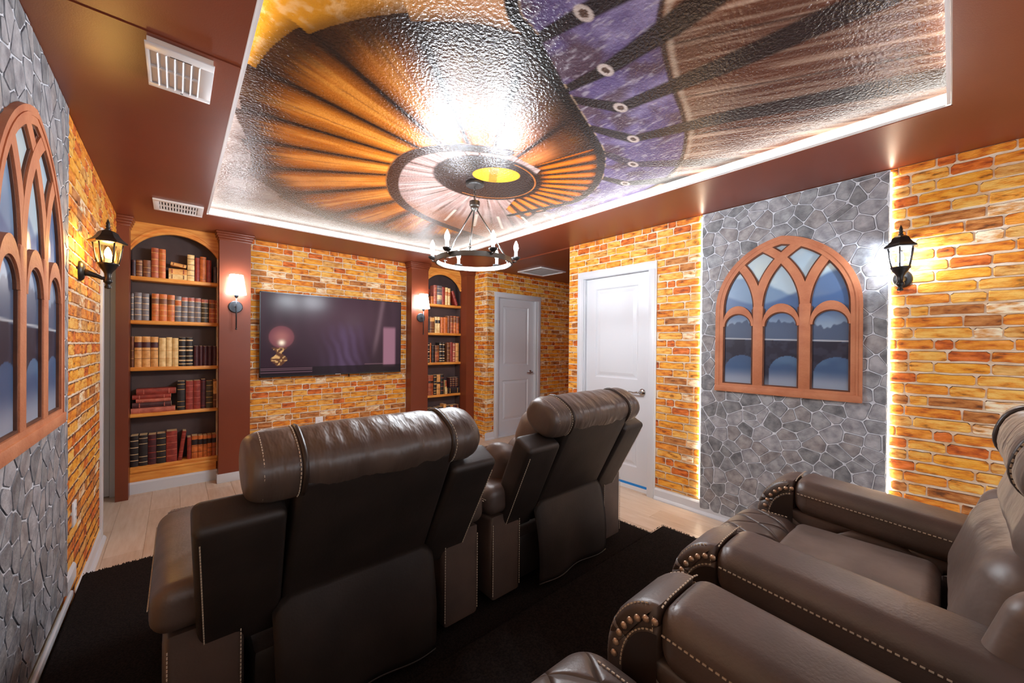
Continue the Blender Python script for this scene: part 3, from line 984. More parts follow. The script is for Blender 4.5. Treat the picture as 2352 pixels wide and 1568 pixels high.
platform('carpeted_platform', XL + .034, XE, YB + .01, YP2, ZP2, 'higher black carpeted platform under the rear recliners',
         [((XL + .034, YP2), (XE, YP2), (0, 1, 0)), ((XE, YB), (XE, YP2), (1, 0, 0))])

# ================================================================== STONE PANELS
def voronoi(w, h, nx, ny, seed):
    rr = random.Random(seed)
    pts = []
    for j in range(-2, ny + 2):
        for i in range(-2, nx + 2):
            pts.append(((i + .5 + (j % 2) * .5 - .25 + rr.uniform(-.52, .52)) * w / nx, (j + .5 + rr.uniform(-.5, .5)) * h / ny))
    cells = []
    R = 3.2 * max(w / nx, h / ny)
    for p in pts:
        poly = [(0, 0), (w, 0), (w, h), (0, h)]
        poly = clip(poly, max(0, p[0] - R), min(w, p[0] + R), max(0, p[1] - R), min(h, p[1] + R))
        for q in pts:
            if q is p or not poly: continue
            dx, dz = q[0] - p[0], q[1] - p[1]
            if dx * dx + dz * dz > R * R: continue
            mx, mz = (p[0] + q[0]) / 2, (p[1] + q[1]) / 2
            out = []
            for i in range(len(poly)):
                a, b = poly[i - 1], poly[i]
                da = (a[0] - mx) * dx + (a[1] - mz) * dz; db = (b[0] - mx) * dx + (b[1] - mz) * dz
                if (da <= 0) != (db <= 0):
                    t = da / (da - db); out.append((a[0] + t * (b[0] - a[0]), a[1] + t * (b[1] - a[1])))
                if db <= 0: out.append(b)
            poly = out
        if len(poly) >= 3: cells.append(poly)
    return cells

def stone_mb(poly, gap, d):
    cx = sum(p[0] for p in poly) / len(poly); cz = sum(p[1] for p in poly) / len(poly)
    w = max(p[0] for p in poly) - min(p[0] for p in poly); h = max(p[1] for p in poly) - min(p[1] for p in poly)
    if w < .02 or h < .02: return None, 0, 0
    fx, fz = max(.2, 1 - 2 * gap / w), max(.2, 1 - 2 * gap / h)
    p0 = [((p[0] - cx) * fx, (p[1] - cz) * fz) for p in poly]
    # drop very short edges, then cut the corners once
    p1 = [p0[i] for i in range(len(p0)) if math.dist(p0[i], p0[i - 1]) > .008] or p0
    ch = []
    n = len(p1)
    for i in range(n):
        a, b = p1[i], p1[(i + 1) % n]
        ch += [(a[0] * .88 + b[0] * .12, a[1] * .88 + b[1] * .12), (a[0] * .12 + b[0] * .88, a[1] * .12 + b[1] * .88)]
    n = len(ch)
    gx, gz = max(.3, 1 - .006 / w), max(.3, 1 - .006 / h)
    v = [(p[0], 0.0, p[1]) for p in ch] + [(p[0] * gx, -d, p[1] * gz) for p in ch]
    mb = MB()
    mb.add(v, [(i, (i + 1) % n, n + (i + 1) % n, n + i) for i in range(n)], 1)
    mb.add(v[n:], [tuple(range(n))], 0)
    return mb, cx, cz

PANEL_W = 1.082
def stone_panel(fr, a0, z0, seed, label, hole, flip=False):
    h = H - .004 - z0
    e = empty('stone_panel', (0, 0, 0)); e.matrix_world = fr @ Matrix.Translation((a0, 0, z0))
    tag(e, label, 'wall panel')
    MB().box(0, PANEL_W, -.0125, -.006, 0, h).build('backing_board', M['stone_mortar'], e)
    MB().box(.03, .07, -.006, 0, 0, h).box(PANEL_W - .07, PANEL_W - .03, -.006, 0, 0, h).build('batten', M['white_plastic'], e)
    rr = random.Random(seed)
    for poly in voronoi(PANEL_W, h, 11, 27, seed):
        if flip: poly = [(PANEL_W - p[0], p[1]) for p in reversed(poly)]
        if all(hole(p[0], p[1] + z0) for p in poly): continue
        mb, cx, cz = stone_mb(poly, .003, rr.uniform(.002, .0035))
        if mb is None: continue
        o = link(bpy.data.objects.new('stone', mb.mesh('stone', [M['stone%d' % rr.choices(range(4), [4, 3, 2, 3])[0]], M['stone_edge']])), e)
        o.location = (cx, -.0125, cz)
    return e
GW = 0.858                         # gothic window width
def goth_hole(ga):
    def f(a, z):
        return ga + .03 < a < ga + GW - .03 and 1.04 < z < (1.62 + .45 * (1 - abs(a - ga - GW / 2) / (GW / 2)) ** .6)
    return f
pr = stone_panel(FR_R, -1.331, .045, 21, 'grey stone wall panel beside the large white door', goth_hole(.115))
pl_ = stone_panel(FR_L, 1.565, ZP1 + .03, 22, 'grey stone wall panel at the left edge of the picture', goth_hole(.035))
# warm light strips glowing out from behind the right panel
for a, s, lab in ((-1.331 + .003, -1, 'warm light strip behind the panel edge nearest the door'), (-1.331 + PANEL_W - .003, 1, 'warm light strip behind the panel edge by the right lantern')):
    e = empty('led_strip', (0, 0, 0)); e.matrix_world = FR_R @ Matrix.Translation((a, 0, .12))
    tag(e, lab, 'light strip', 'warm strips behind the stone panel')
    MB().box(s * .004, s * .009, -.013, -.004, 0, H - .14).build('light_tape', M['led_warm'], e)
# quarter round under the left panel
e = tag(empty('panel_moulding', (XL + .02, 2.105, ZP1)), 'white quarter round strip along the foot of the left stone panel', 'moulding')
MB().box(0, .014, -.54, .54, 0, .03).build('quarter_round', M['white_trim'], e, bevel=.006)

# ================================================================== GOTHIC WINDOWS
def paint_view(a, z):
    """misty lake, wooded ridge and a stone viaduct, printed behind the tracery"""
    n = NZ.fbm(a * 6 + 3, z * 9, 4); n2 = NZ.fbm(a * 22, z * 22, 3)
    col = np.ones(a.shape + (3,)) * np.array(S(176, 200, 214)[:3])
    col = lerp3(col, S(206, 220, 214), sstep(.4, .7, n) * .7)
    col = lerp3(col, S(132, 152, 178), sstep(1.85, 2.1, z) * .6)
    ridge = 1.76 + .10 * np.sin(a * 7 + .6) + .05 * n - .1 * np.abs(a - .42)
    col = lerp3(col, S(104, 138, 176), (1 - sstep(-.01, .02, z - ridge)) * .9)
    ridge2 = 1.70 + .05 * np.sin(a * 9 + 2) + .12 * sstep(.5, .8, a)
    col = lerp3(col, S(62, 96, 146), (1 - sstep(-.01, .02, z - ridge2)) * .85)
    col = lerp3(col, S(168, 190, 206), (1 - sstep(1.45, 1.62, z)) * .7)
    tree = 1.46 + .03 * NZ.at(a * 60, a * 0 + 5) + .06 * np.abs(np.sin(a * 4.2 + .3))
    col = lerp3(col, S(58, 76, 108), (1 - sstep(-.004, .006, z - tree)) * .85)
    # viaduct deck and arches
    deck = 1.405 - .03 * a
    mist = sstep(.45, .75, NZ.fbm(a * 4 + 20, z * 5, 3))
    col = lerp3(col, S(222, 228, 232), (1 - sstep(.0, .006, np.abs(z - deck - .006))) * .8)
    body = z < deck
    arch = np.zeros(a.shape, bool)
    for c_, hw_ in ((.185, .118), (.470, .112), (.735, .122)):
        arch |= (np.abs(a - c_) < hw_) & (z < 1.16 + .125 * np.sqrt(np.clip(1 - ((a - c_) / hw_) ** 2, 0, 1)))
    under = np.ones(a.shape + (3,)) * np.array(S(84, 116, 150)[:3])
    under = lerp3(under, S(58, 84, 124), sstep(.35, .6, NZ.fbm(a * 5 + 31, z * 7, 3)) * .7)
    under = lerp3(under, S(170, 180, 196), (1 - sstep(1.08, 1.2, z)) * .7)
    dark = np.ones(a.shape + (3,)) * np.array(S(38, 42, 60)[:3])
    dark = lerp3(dark, S(66, 72, 92), sstep(.5, .7, n2) * .4)
    dark = lerp3(dark, S(128, 136, 156), mist * (1 - sstep(1.08, 1.28, z)) * .8)
    br = np.where(arch[..., None], under, dark)
    col = np.where(body[..., None], br, col)
    col = lerp3(col, S(150, 160, 176), (1 - sstep(1.06, 1.16, z)) * .6)
    return col

RAD, OFF, ZS = 0.506, 0.0786, 1.62      # tracery arcs: radius, centre offset, springing height
def arc_pts(cx, r, a0, a1, n):
    return [(cx + r * math.cos(a0 + (a1 - a0) * i / n), ZS + r * math.sin(a0 + (a1 - a0) * i / n)) for i in range(n + 1)]
def outer_outline(ins, zb):
    """closed outline of the pointed arch, inset by ins, bottom at zb, counter-clockwise seen from the room"""
    w = GW / 2
    r = RAD - ins
    half = w - ins
    # right arc is centred left of the middle by OFF
    apex = math.acos(OFF / r)
    R_ = [(w - OFF + r * math.cos(t), ZS + r * math.sin(t)) for t in np.linspace(0, apex, 17)]
    L_ = [(w + OFF - r * math.cos(t), ZS + r * math.sin(t)) for t in np.linspace(apex, 0, 17)][1:]
    return [(ins, zb), (GW - ins, zb)] + R_ + L_
def gothic(fr, a0, label, y_front=-.026):
    e = empty('gothic_window', (0, 0, 0)); e.matrix_world = fr @ Matrix.Translation((a0, 0, 0))
    tag(e, label, 'window', 'gothic windows on stone panels')
    yb, yf = -.0170, -.0310
    bi = 0
    # landscape print inside the arch
    na, nz = 150, 190
    ga, gz = np.meshgrid(np.linspace(.035, GW - .035, na), np.linspace(1.045, 2.09, nz), indexing='ij')
    keep = in_poly(ga, gz, outer_outline(.03, 1.045))
    P = np.stack([ga, np.full_like(ga, yb), gz], 2)
    colour_grid('landscape_print', P, paint_view(ga, gz), M['print'], e, keep=keep)
    # moulded outer frame
    def ring(i0, i1, ya, yb_, name, m, parent=e):
        o, q = outer_outline(i0, 1.018 + i0 * .9), outer_outline(i1, 1.018 + i1 * .9)
        o.append(o[0]); q.append(q[0])
        return MB().strip(o, q, ya, yb_).build(name, m, parent, bevel=0)
    fo = ring(0, .056, yf, yb + .006, 'outer_frame', M['terracotta'])
    ring(.056, .066, yf + .006, yb, 'inner_moulding', M['terracotta_shade'], fo)
    ring(.020, .030, yf - .003, yf, 'bead', M['terracotta'], fo)
    MB().box(.0, GW, yf - .006, yb + .006, 1.006, 1.05).build('sill', M['terracotta'], e, bevel=.004)
    m1, m2 = .290, .566
    for m in (m1, m2):
        o = MB().box(m - .032, m + .032, yf + .001, yb, 1.05, ZS + .02).build('mullion', M['terracotta'], e, bevel=.006)
        MB().box(m - .041, m + .041, yf + .0065, yb, 1.05, ZS).build('mullion_moulding', M['terracotta_shade'], o)
    # intersecting tracery: every mullion sends one bar left and one bar right, with the radius of the outer arch
    def inside(p, ins):
        x, z = p
        return in_poly(np.array([x]), np.array([z]), outer_outline(ins, 1.0))[0]
    for m in (m1, m2):
        for s in (1, -1):
            cxa = m + s * RAD
            pts = []
            for t in np.linspace(0, 1.5, 60):
                p = (cxa - s * RAD * math.cos(t), ZS + RAD * math.sin(t))
                if not inside(p, .03): break
                pts.append((t, p))
            if len(pts) < 4: continue
            ts = [t for t, _ in pts]
            def band(w): return [(cxa - s * (RAD + w) * math.cos(t), ZS + (RAD + w) * math.sin(t)) for t in ts]
            A, B = (band(.026), band(-.026)) if s > 0 else (band(-.026), band(.026))
            bi += 1
            o = MB().strip(B, A, yf + .001 + bi * .0004, yb).build('tracery_bar', M['terracotta'], e)
            A, B = (band(.035), band(-.035)) if s > 0 else (band(-.035), band(.035))
            MB().strip(B, A, yf + .007 + bi * .0005, yb).build('bar_moulding', M['terracotta_shade'], o)
    # round heads of the three lancets
    for x0, x1 in ((.056, m1 - .032), (m1 + .032, m2 - .032), (m2 + .032, GW - .056)):
        c, hw = (x0 + x1) / 2, (x1 - x0) / 2
        zc = 1.60 - hw
        def semi(r, rz): return [(c - r * math.cos(t), zc + rz * math.sin(t)) for t in np.linspace(0, PI, 19)]
        o = MB().strip(semi(hw + .006, hw + .050), semi(hw - .010, hw - .008), yf + .0006, yb).build('lancet_head', M['terracotta'], e)
        MB().strip(semi(hw - .008, hw - .006), semi(hw - .017, hw - .017), yf + .0066, yb).build('head_moulding', M['terracotta_shade'], o)
    return e
gothic(FR_R, -1.218, 'terracotta gothic arched window with misty lake view beside the right lantern')
gothic(FR_L, 1.60, 'terracotta gothic arched window seen edge on at the far left')

# ================================================================== PILASTERS
def pilaster(x0, x1, label, y0=4.60):
    e = tag(empty('pilaster', ((x0 + x1) / 2, D, 0)), label, 'pilaster', 'maroon pilasters on the television wall')
    w = (x1 - x0) / 2; dy = D - y0
    MB().box(-w, w, -dy, .02, 0, H).build('shaft', M['maroon'], e)
    c = e
    for k, (z0, z1, p) in enumerate([(H - .085, H - .062, .006), (H - .062, H - .040, .014), (H - .040, H - .018, .022), (H - .018, H, .028)]):
        MB().box(-w - p, w + p, -dy - p, .0, z0, z1).build('capital_moulding', M['maroon'], e, bevel=.004)
    if x0 > 0.2 and x1 < 3.1:
        MB().box(-w - .012, w + .012, -dy - .012, 0, 0, .085).build('plinth', M['white_trim'], e, bevel=.004)
    return e
pilaster(XL + .002, -.302, 'slim maroon pilaster between left doorway and tall bookcase')
pilaster(.307, .555, 'maroon pilaster with lit sconce right of the large bookcase')
pilaster(2.28, 2.52, 'maroon pilaster with lit sconce right of the television')
pilaster(3.135, X2 - .001, 'narrow maroon pilaster between far bookcase and brick return')

# ================================================================== BOOKCASES
NICHE = .15
def bookcase(x0, x1, shelves, label, zarch, zspring):
    e = tag(empty('bookcase', ((x0 + x1) / 2, D, 0)), label, 'bookcase')
    w = (x1 - x0) / 2
    MB().box(-w, w, NICHE, NICHE + .01, .1, H).build('back_panel', M['wood_dark'], e)
    MB().box(-w - .02, -w, .0, NICHE, .1, H).build('side_panel', M['wood_dark'], e)
    MB().box(w, w + .02, .0, NICHE, .1, H).build('side_panel', M['wood_dark'], e)
    for z in shelves[:-1]:
        o = MB().box(-w, w, .004, NICHE, z - .034, z).build('shelf', M['wood_gold'], e, bevel=.002)
        MB().box(-w, w, -.004, .004, z - .03, z - .004).build('shelf_lip', M['wood_gold'], o, bevel=.003)
    zb = shelves[-1]
    MB().box(-w, w, 0, NICHE, .1, zb - .055).build('plinth', M['wood_gold'], e)
    o = MB().box(-w, w, -.012, NICHE, zb - .055, zb - .030).build('base_moulding', M['wood_gold'], e, bevel=.006)
    MB().box(-w, w, -.004, NICHE, zb - .030, zb).build('bottom_shelf', M['wood_gold'], e, bevel=.004)
    # arched head
    n = 24
    rise = zarch - zspring
    R_ = (w * w + rise * rise) / (2 * rise)
    def arch(dz): return [(w * (2 * i / n - 1), zarch - R_ + math.sqrt(max(0, R_ * R_ - (w * (2 * i / n - 1)) ** 2)) + dz) for i in range(n + 1)]
    A = arch(0)
    top = [(p[0], H) for p in A]
    MB().strip(top, A, -.001, .03).build('arch_head', M['wood_gold'], e)
    MB().strip([(p[0], p[1]) for p in arch(.052)], arch(.036), -.010, 0).build('arch_moulding', M['wood_gold'], e)
    MB().strip([(p[0], p[1]) for p in arch(.018)], A, -.007, 0).build('arch_moulding', M['wood_gold'], e)
    return e
SH1 = [1.925, 1.535, 1.118, .706, .236]
SH2 = [1.905, 1.504, 1.09, .635, .2]
bookcase(-.302, .307, SH1, 'tall arched bookcase full of leather books left of the television', 2.335, 2.15)
bookcase(2.52, 3.135, SH2, 'arched bookcase half hidden behind the pilaster right of the television', 2.325, 2.12)

BC = {'brown': (S(126, 74, 44), S(96, 54, 32)), 'orange': (S(204, 112, 52), S(170, 84, 34)), 'grey': (S(122, 112, 112), S(92, 86, 88)),
      'rust': (S(178, 92, 56), S(140, 66, 38)), 'red': (S(150, 56, 44), S(118, 40, 32)), 'tan': (S(220, 164, 96), S(190, 128, 66)),
      'cream': (S(230, 196, 138), S(206, 166, 104)), 'black': (S(44, 36, 36), S(30, 26, 26)), 'maroon': (S(78, 34, 38), S(58, 26, 30)),
      'olive': (S(82, 66, 44), S(58, 46, 32)), 'violet': (S(70, 50, 56), S(54, 38, 44)), 'rose': (S(186, 104, 84), S(156, 78, 62)), 'gilt': (S(214, 170, 96), S(170, 120, 56)),
      'pages': (S(226, 196, 152), S(206, 170, 122)), 'dark': (S(40, 28, 28), S(30, 22, 22))}
for k_, (a_, b__) in BC.items():
    a_, b__ = [tuple(min(1, c * 1.3) for c in q[:3]) + (1,) for q in (a_, b__)]
    M['book_' + k_] = mat('book_' + k_, a_, b__, scale=26, rough=0.42, bump=.1, bscale=120, coords='World')
ORD = ['first', 'second', 'third', 'fourth', 'fifth', 'sixth', 'seventh', 'eighth', 'ninth', 'tenth', 'eleventh', 'twelfth', 'thirteenth', 'fourteenth', 'fifteenth']
SHN = ['top', 'second', 'middle', 'fourth', 'bottom']

def book_parts(e, w, h, d, colour, bands, bcol, lab=None):
    """book standing on its tail, spine towards -y, origin at the bottom centre of the spine"""
    n = 6; b = min(.008, w * .22)
    xs = [(-w / 2 + w * i / n) for i in range(n + 1)]
    front = [(x, -b * (1 - (2 * x / w) ** 2)) for x in xs]
    poly = front + [(w / 2, d), (-w / 2, d)]
    m = len(poly)
    v = [(p[0], p[1], 0) for p in poly] + [(p[0], p[1], h) for p in poly]
    f = [tuple(range(m - 1, -1, -1)), tuple(range(m, 2 * m))] + [(i, (i + 1) % m, m + (i + 1) % m, m + i) for i in range(m)]
    c = MB().add(v, f).build('cover', M['book_' + colour], e)
    MB().box(-w / 2 + .003, w / 2 - .003, .004, d - .004, h - .001, h + .0012).build('page_block', M['book_pages'], e)
    if bands:
        mb = MB()
        for (z, t) in bands:
            o = [(p[0], p[1] - .0022) for p in front]
            vv = [(p[0], p[1], z * h - t / 2) for p in o] + [(p[0], p[1], z * h + t / 2) for p in o] + [(p[0], p[1] + .004, z * h - t / 2) for p in o] + [(p[0], p[1] + .004, z * h + t / 2) for p in o]
            q = n + 1
            ff = []
            for i in range(n):
                ff += [(i, i + 1, q + i + 1, q + i), (q + i, q + i + 1, 3 * q + i + 1, 3 * q + i), (2 * q + i, i, i + 1, 2 * q + i + 1)[::-1]]
            mb.add(vv, ff)
        mb.build('spine_band', M['book_' + bcol], e)['kind'] = 'stuff'
    if lab:
        mb = MB()
        z0, z1, lc = lab
        q = n + 1
        vv = [(p[0], p[1] - .0012, z0 * h) for p in front] + [(p[0], p[1] - .0012, z1 * h) for p in front]
        mb.add(vv, [(i, i + 1, q + i + 1, q + i) for i in range(n)])
        mb.build('title_label', M['book_' + lc], e)
BN = {'a': [(.2, .005), (.4, .005), (.62, .005), (.84, .005)], 'b': [(.12, .004), (.3, .004), (.72, .004), (.9, .004)], 'c': [(.08, .007), (.2, .012), (.35, .006), (.55, .014), (.68, .006), (.9, .012)],
      'd': [(.28, .004), (.55, .004)], 'e': [(.1, .004), (.92, .004)], '': []}
def shelf_books(case, si, zsh, rows, xf, group):
    n = 0
    for r in rows:
        x0, x1, h, colr = xf(r[0]), xf(r[1]), r[2], r[3]
        bk = r[4] if len(r) > 4 else 'a'
        bcol = r[5] if len(r) > 5 else 'gilt'
        lab = r[6] if len(r) > 6 else None
        tilt = r[7] if len(r) > 7 else 0.0
        w = x1 - x0 - .0012
        e = empty('book', ((x0 + x1) / 2, D + .018, zsh + .0003))
        book_parts(e, w, h, .105, colr, BN[bk], bcol, lab)
        cn = {'black': 'black', 'rust': 'rust brown'}.get(colr, colr)
        if tilt:
            e.rotation_euler = (0, tilt, 0)
            e.location.z += abs(math.sin(tilt)) * w / 2
            lb = '%s leather book leaning %s on the %s shelf of the %s' % (cn, 'right' if tilt > 0 else 'left', SHN[si], case)
        else:
            lb = '%s leather book, %s upright from the left on %s shelf of the %s' % (cn, ORD[n], SHN[si], case)
            n += 1
        tag(e, lb, 'book', group)
def flat_book(x0, x1, z, th, colr, label, tilt=0, group=None, bcol='gilt'):
    e = empty('book', ((x0 + x1) / 2, D + .012, z))
    L = x1 - x0; dd = .11; b = min(.008, th * .25); n = 5
    prof = [(-b * (1 - (2 * i / n - 1) ** 2), th * i / n) for i in range(n + 1)] + [(dd, th), (dd, 0)]
    m = len(prof)
    v = [(-L / 2, p[0], p[1]) for p in prof] + [(L / 2, p[0], p[1]) for p in prof]
    f = [tuple(range(m)), tuple(range(2 * m - 1, m - 1, -1))] + [((i + 1) % m, i, m + i, m + (i + 1) % m) for i in range(m)]
    MB().add(v, f).build('cover', M['book_' + colr], e)
    MB().box(-L / 2 - .001, L / 2 + .001, .006, dd - .004, .004, th - .004).build('page_block', M['book_pages'], e)
    mb = MB()
    for q in (-.32, .32): mb.box(q * L - .003, q * L + .003, -b - .002, 0, th * .12, th * .88)
    mb.build('spine_band', M['book_' + bcol], e)['kind'] = 'stuff'
    e.rotation_euler = (0, tilt, 0)
    tag(e, label, 'book', group)
    return e
def xf1(c): return -.302 + (c - 75) * .000421
G1 = 'books in the tall left bookcase'; CN1 = 'left bookcase'
shelf_books(CN1, 0, SH1[0], [(85, 150, .14, 'violet', 'e', 'brown'), (152, 250, .145, 'brown', 'b'), (258, 378, .15, 'brown', 'd'), (385, 502, .268, 'rust', 'a'), (505, 616, .265, 'orange', 'a'),
    (975, 1098, .245, 'cream', 'a', 'brown'), (1108, 1190, .225, 'red', 'b', 'red'), (1194, 1306, .24, 'orange', 'e', 'brown'), (1310, 1398, .215, 'red', 'b', 'red'), (1432, 1515, .155, 'violet', 'e', 'violet')], xf1, G1)
flat_book(xf1(665), xf1(968), SH1[0] + .0003, .048, 'cream', 'cream book lying flat at the foot of the pile on top shelf of left bookcase', 0, G1, 'brown')
flat_book(xf1(665), xf1(968), SH1[0] + .049, .05, 'tan', 'tan book lying flat second in the pile on top shelf of left bookcase', 0, G1, 'red')
flat_book(xf1(690), xf1(950), SH1[0] + .122, .030, 'tan', 'thin tan book tilted on the pile on top shelf of left bookcase', .15, G1, 'brown')
gy = [('a', 'pages', (.55, .72, 'grey')), ]
shelf_books(CN1, 1, SH1[1], [(76, 122, .235, 'grey', 'a', 'pages'), (130, 243, .245, 'grey', 'a', 'pages'), (248, 357, .24, 'grey', 'a', 'pages'),
    (395, 511, .245, 'orange', 'a', 'gilt', (.62, .82, 'brown')), (515, 641, .245, 'orange', 'a', 'gilt', (.62, .82, 'brown')), (644, 767, .242, 'orange', 'a', 'gilt', (.62, .82, 'brown')),
    (770, 877, .235, 'grey', 'a', 'pages', (.64, .82, 'orange')), (880, 987, .232, 'grey', 'a', 'pages', (.84, .98, 'rose')), (991, 1102, .232, 'grey', 'a', 'pages', (.84, .98, 'rose')), (1106, 1217, .23, 'grey', 'a', 'pages', (.84, .98, 'rose')), (1222, 1348, .225, 'olive', 'a', 'pages', (.84, .98, 'rose')),
    (1358, 1474, .222, 'rust', 'a', 'gilt', (.62, .82, 'brown')), (1478, 1518, .22, 'rust', 'a')], xf1, G1)
shelf_books(CN1, 2, SH1[2], [(76, 126, .27, 'brown', 'd'), (133, 246, .272, 'tan', 'd', 'brown', (.64, .82, 'maroon')), (249, 378, .272, 'tan', 'd', 'brown', (.64, .82, 'maroon')), (382, 502, .27, 'tan', 'd', 'brown', (.64, .82, 'maroon')),
    (512, 624, .262, 'cream', 'd', 'tan'), (627, 727, .268, 'cream', 'd', 'tan'), (730, 832, .262, 'cream', 'd', 'tan'), (838, 955, .27, 'black', 'c', 'pages'), (960, 1078, .27, 'black', 'c', 'pages'),
    (1092, 1180, .19, 'maroon', 'b', 'maroon'), (1185, 1250, .19, 'maroon', 'b', 'maroon'), (1255, 1332, .188, 'maroon', 'b', 'maroon'), (1338, 1422, .188, 'maroon', 'b', 'maroon'), (1426, 1512, .188, 'maroon', 'b', 'maroon')], xf1, G1)
zz = SH1[3] + .0003
for (c0, c1, th, cl, nm) in [(85, 780, .046, 'rose', 'lowest'), (105, 715, .048, 'maroon', 'second lowest'), (160, 705, .030, 'rose', 'middle'), (105, 710, .038, 'red', 'second highest'), (165, 790, .052, 'red', 'topmost')]:
    flat_book(xf1(c0), xf1(c1), zz, th, cl, '%s book lying flat, %s of five on fourth shelf of left bookcase' % (cl, nm), 0, G1, 'rose')
    zz += th + .0005
shelf_books(CN1, 3, SH1[3], [(815, 946, .27, 'black', 'b'), (958, 1087, .27, 'red', 'a', 'rose'), (1091, 1217, .272, 'red', 'a', 'rose'), (1221, 1308, .28, 'maroon', 'e', 'red'), (1312, 1434, .262, 'olive', 'a'), (1440, 1512, .27, 'brown', 'd', 'gilt', (.5, .95, 'tan'))], xf1, G1)
shelf_books(CN1, 4, SH1[4], [(76, 202, .272, 'black', 'a', 'pages'), (206, 343, .272, 'black', 'b', 'pages'), (346, 477, .268, 'maroon', 'a', 'red'), (480, 632, .27, 'black', 'a', 'gilt'), (636, 818, .282, 'red', 'a', 'rose'),
    (826, 898, .27, 'red', 'b', 'rose', None, .12), (985, 1058, .205, 'red', 'a', 'brown'), (1064, 1171, .212, 'orange', 'd', 'brown', (.6, .84, 'dark')), (1175, 1261, .208, 'orange', 'd', 'brown', (.6, .84, 'dark')), (1265, 1338, .205, 'orange', 'd', 'brown', (.6, .84, 'dark')),
    (1341, 1421, .205, 'orange', 'a', 'brown', (.62, .84, 'dark')), (1425, 1508, .205, 'rust', 'a', 'brown', (.62, .84, 'dark'))], xf1, G1)
def xf2(c): return 2.6 + (c - 115) * .000815
G2 = 'books in the far bookcase'; CN2 = 'far bookcase'
shelf_books(CN2, 0, SH2[0], [(30, 90, .20, 'red', 'b', 'brown', None, .32), (176, 230, .105, 'orange', 'e', 'gilt'), (232, 292, .262, 'rose', 'a', 'gilt'), (298, 390, .262, 'grey', 'a', 'pages', (.25, .5, 'pages')), (393, 455, .25, 'red', 'e', 'orange'), (458, 513, .248, 'cream', 'a', 'pages', (.55, .75, 'orange')), (516, 562, .24, 'cream', 'a', 'pages', (.55, .75, 'orange')),
    (676, 724, .215, 'red', 'a', 'rose', None, -.36)], xf2, G2)
shelf_books(CN2, 1, SH2[1], [(25, 130, .22, 'brown', 'b'), (134, 158, .22, 'dark', 'e'), (160, 250, .218, 'brown', 'b', 'gilt', (.72, .95, 'tan')), (262, 311, .222, 'cream', 'e', 'tan', (.6, .8, 'dark')), (313, 361, .222, 'cream', 'e', 'tan', (.6, .8, 'dark')), (374, 430, .222, 'orange', 'd', 'rust'), (432, 508, .222, 'orange', 'd', 'rust'),
    (512, 562, .245, 'brown', 'a', 'rust'), (566, 631, .248, 'rust', 'a', 'gilt', (.62, .95, 'brown')), (635, 690, .248, 'orange', 'a', 'gilt', (.62, .95, 'brown')), (693, 752, .245, 'orange', 'a', 'red', (.62, .95, 'brown'))], xf2, G2)
shelf_books(CN2, 2, SH2[2], [(30, 105, .27, 'rust', 'a'), (112, 162, .27, 'black', 'c', 'pages'), (164, 192, .268, 'orange', 'e'), (204, 262, .235, 'dark', 'a', 'brown'), (265, 344, .235, 'brown', 'a', 'gilt', (.1, .6, 'rust')), (350, 411, .278, 'black', 'c', 'pages'), (414, 456, .275, 'black', 'c', 'pages'), (504, 563, .272, 'brown', 'a', 'gilt'), (566, 618, .282, 'red', '', 'red'), (621, 673, .272, 'rose', 'c', 'pages'), (680, 746, .272, 'tan', 'd', 'brown')], xf2, G2)
shelf_books(CN2, 3, SH2[3], [(20, 105, .27, 'black', 'a'), (112, 137, .27, 'red', 'e'), (140, 236, .275, 'rust', 'a', 'brown', (.6, .72, 'dark')), (245, 301, .275, 'black', 'c', 'gilt'), (305, 373, .278, 'tan', 'd', 'brown', (.55, .64, 'dark')), (378, 442, .278, 'black', 'a', 'rose'), (478, 512, .19, 'cream', 'e', 'rust', (.55, .98, 'rust'), -.06)], xf2, G2)
flat_book(xf2(520), xf2(758), SH2[3] + .0003, .085, 'black', 'thick black book with cream pages lying flat on fourth shelf of far bookcase', 0, G2)
for i_, (c0, c1) in enumerate([(575, 622), (626, 680), (686, 750)]):
    e = empty('book', ((xf2(c0) + xf2(c1)) / 2, D + .03, SH2[3] + .0858))
    book_parts(e, xf2(c1) - xf2(c0) - .002, .14, .09, 'maroon', BN['a'], 'gilt')
    tag(e, '%s small maroon book standing on the thick flat book in far bookcase' % ['left', 'middle', 'right'][i_], 'book', G2)
shelf_books(CN2, 4, SH2[4], [(25, 110, .25, 'brown', 'a'), (115, 186, .25, 'black', 'b', 'gilt'), (190, 262, .252, 'olive', 'b', 'gilt'), (288, 352, .25, 'black', 'b', 'olive'), (358, 432, .256, 'black', 'a', 'rose'), (440, 497, .29, 'tan', 'd', 'brown', (.6, .8, 'red')), (504, 576, .262, 'black', 'a', 'pages'), (580, 642, .262, 'tan', 'd', 'brown', (.45, .95, 'red')), (648, 712, .262, 'maroon', 'a', 'pages'), (716, 757, .262, 'brown', 'a', 'pages')], xf2, G2)

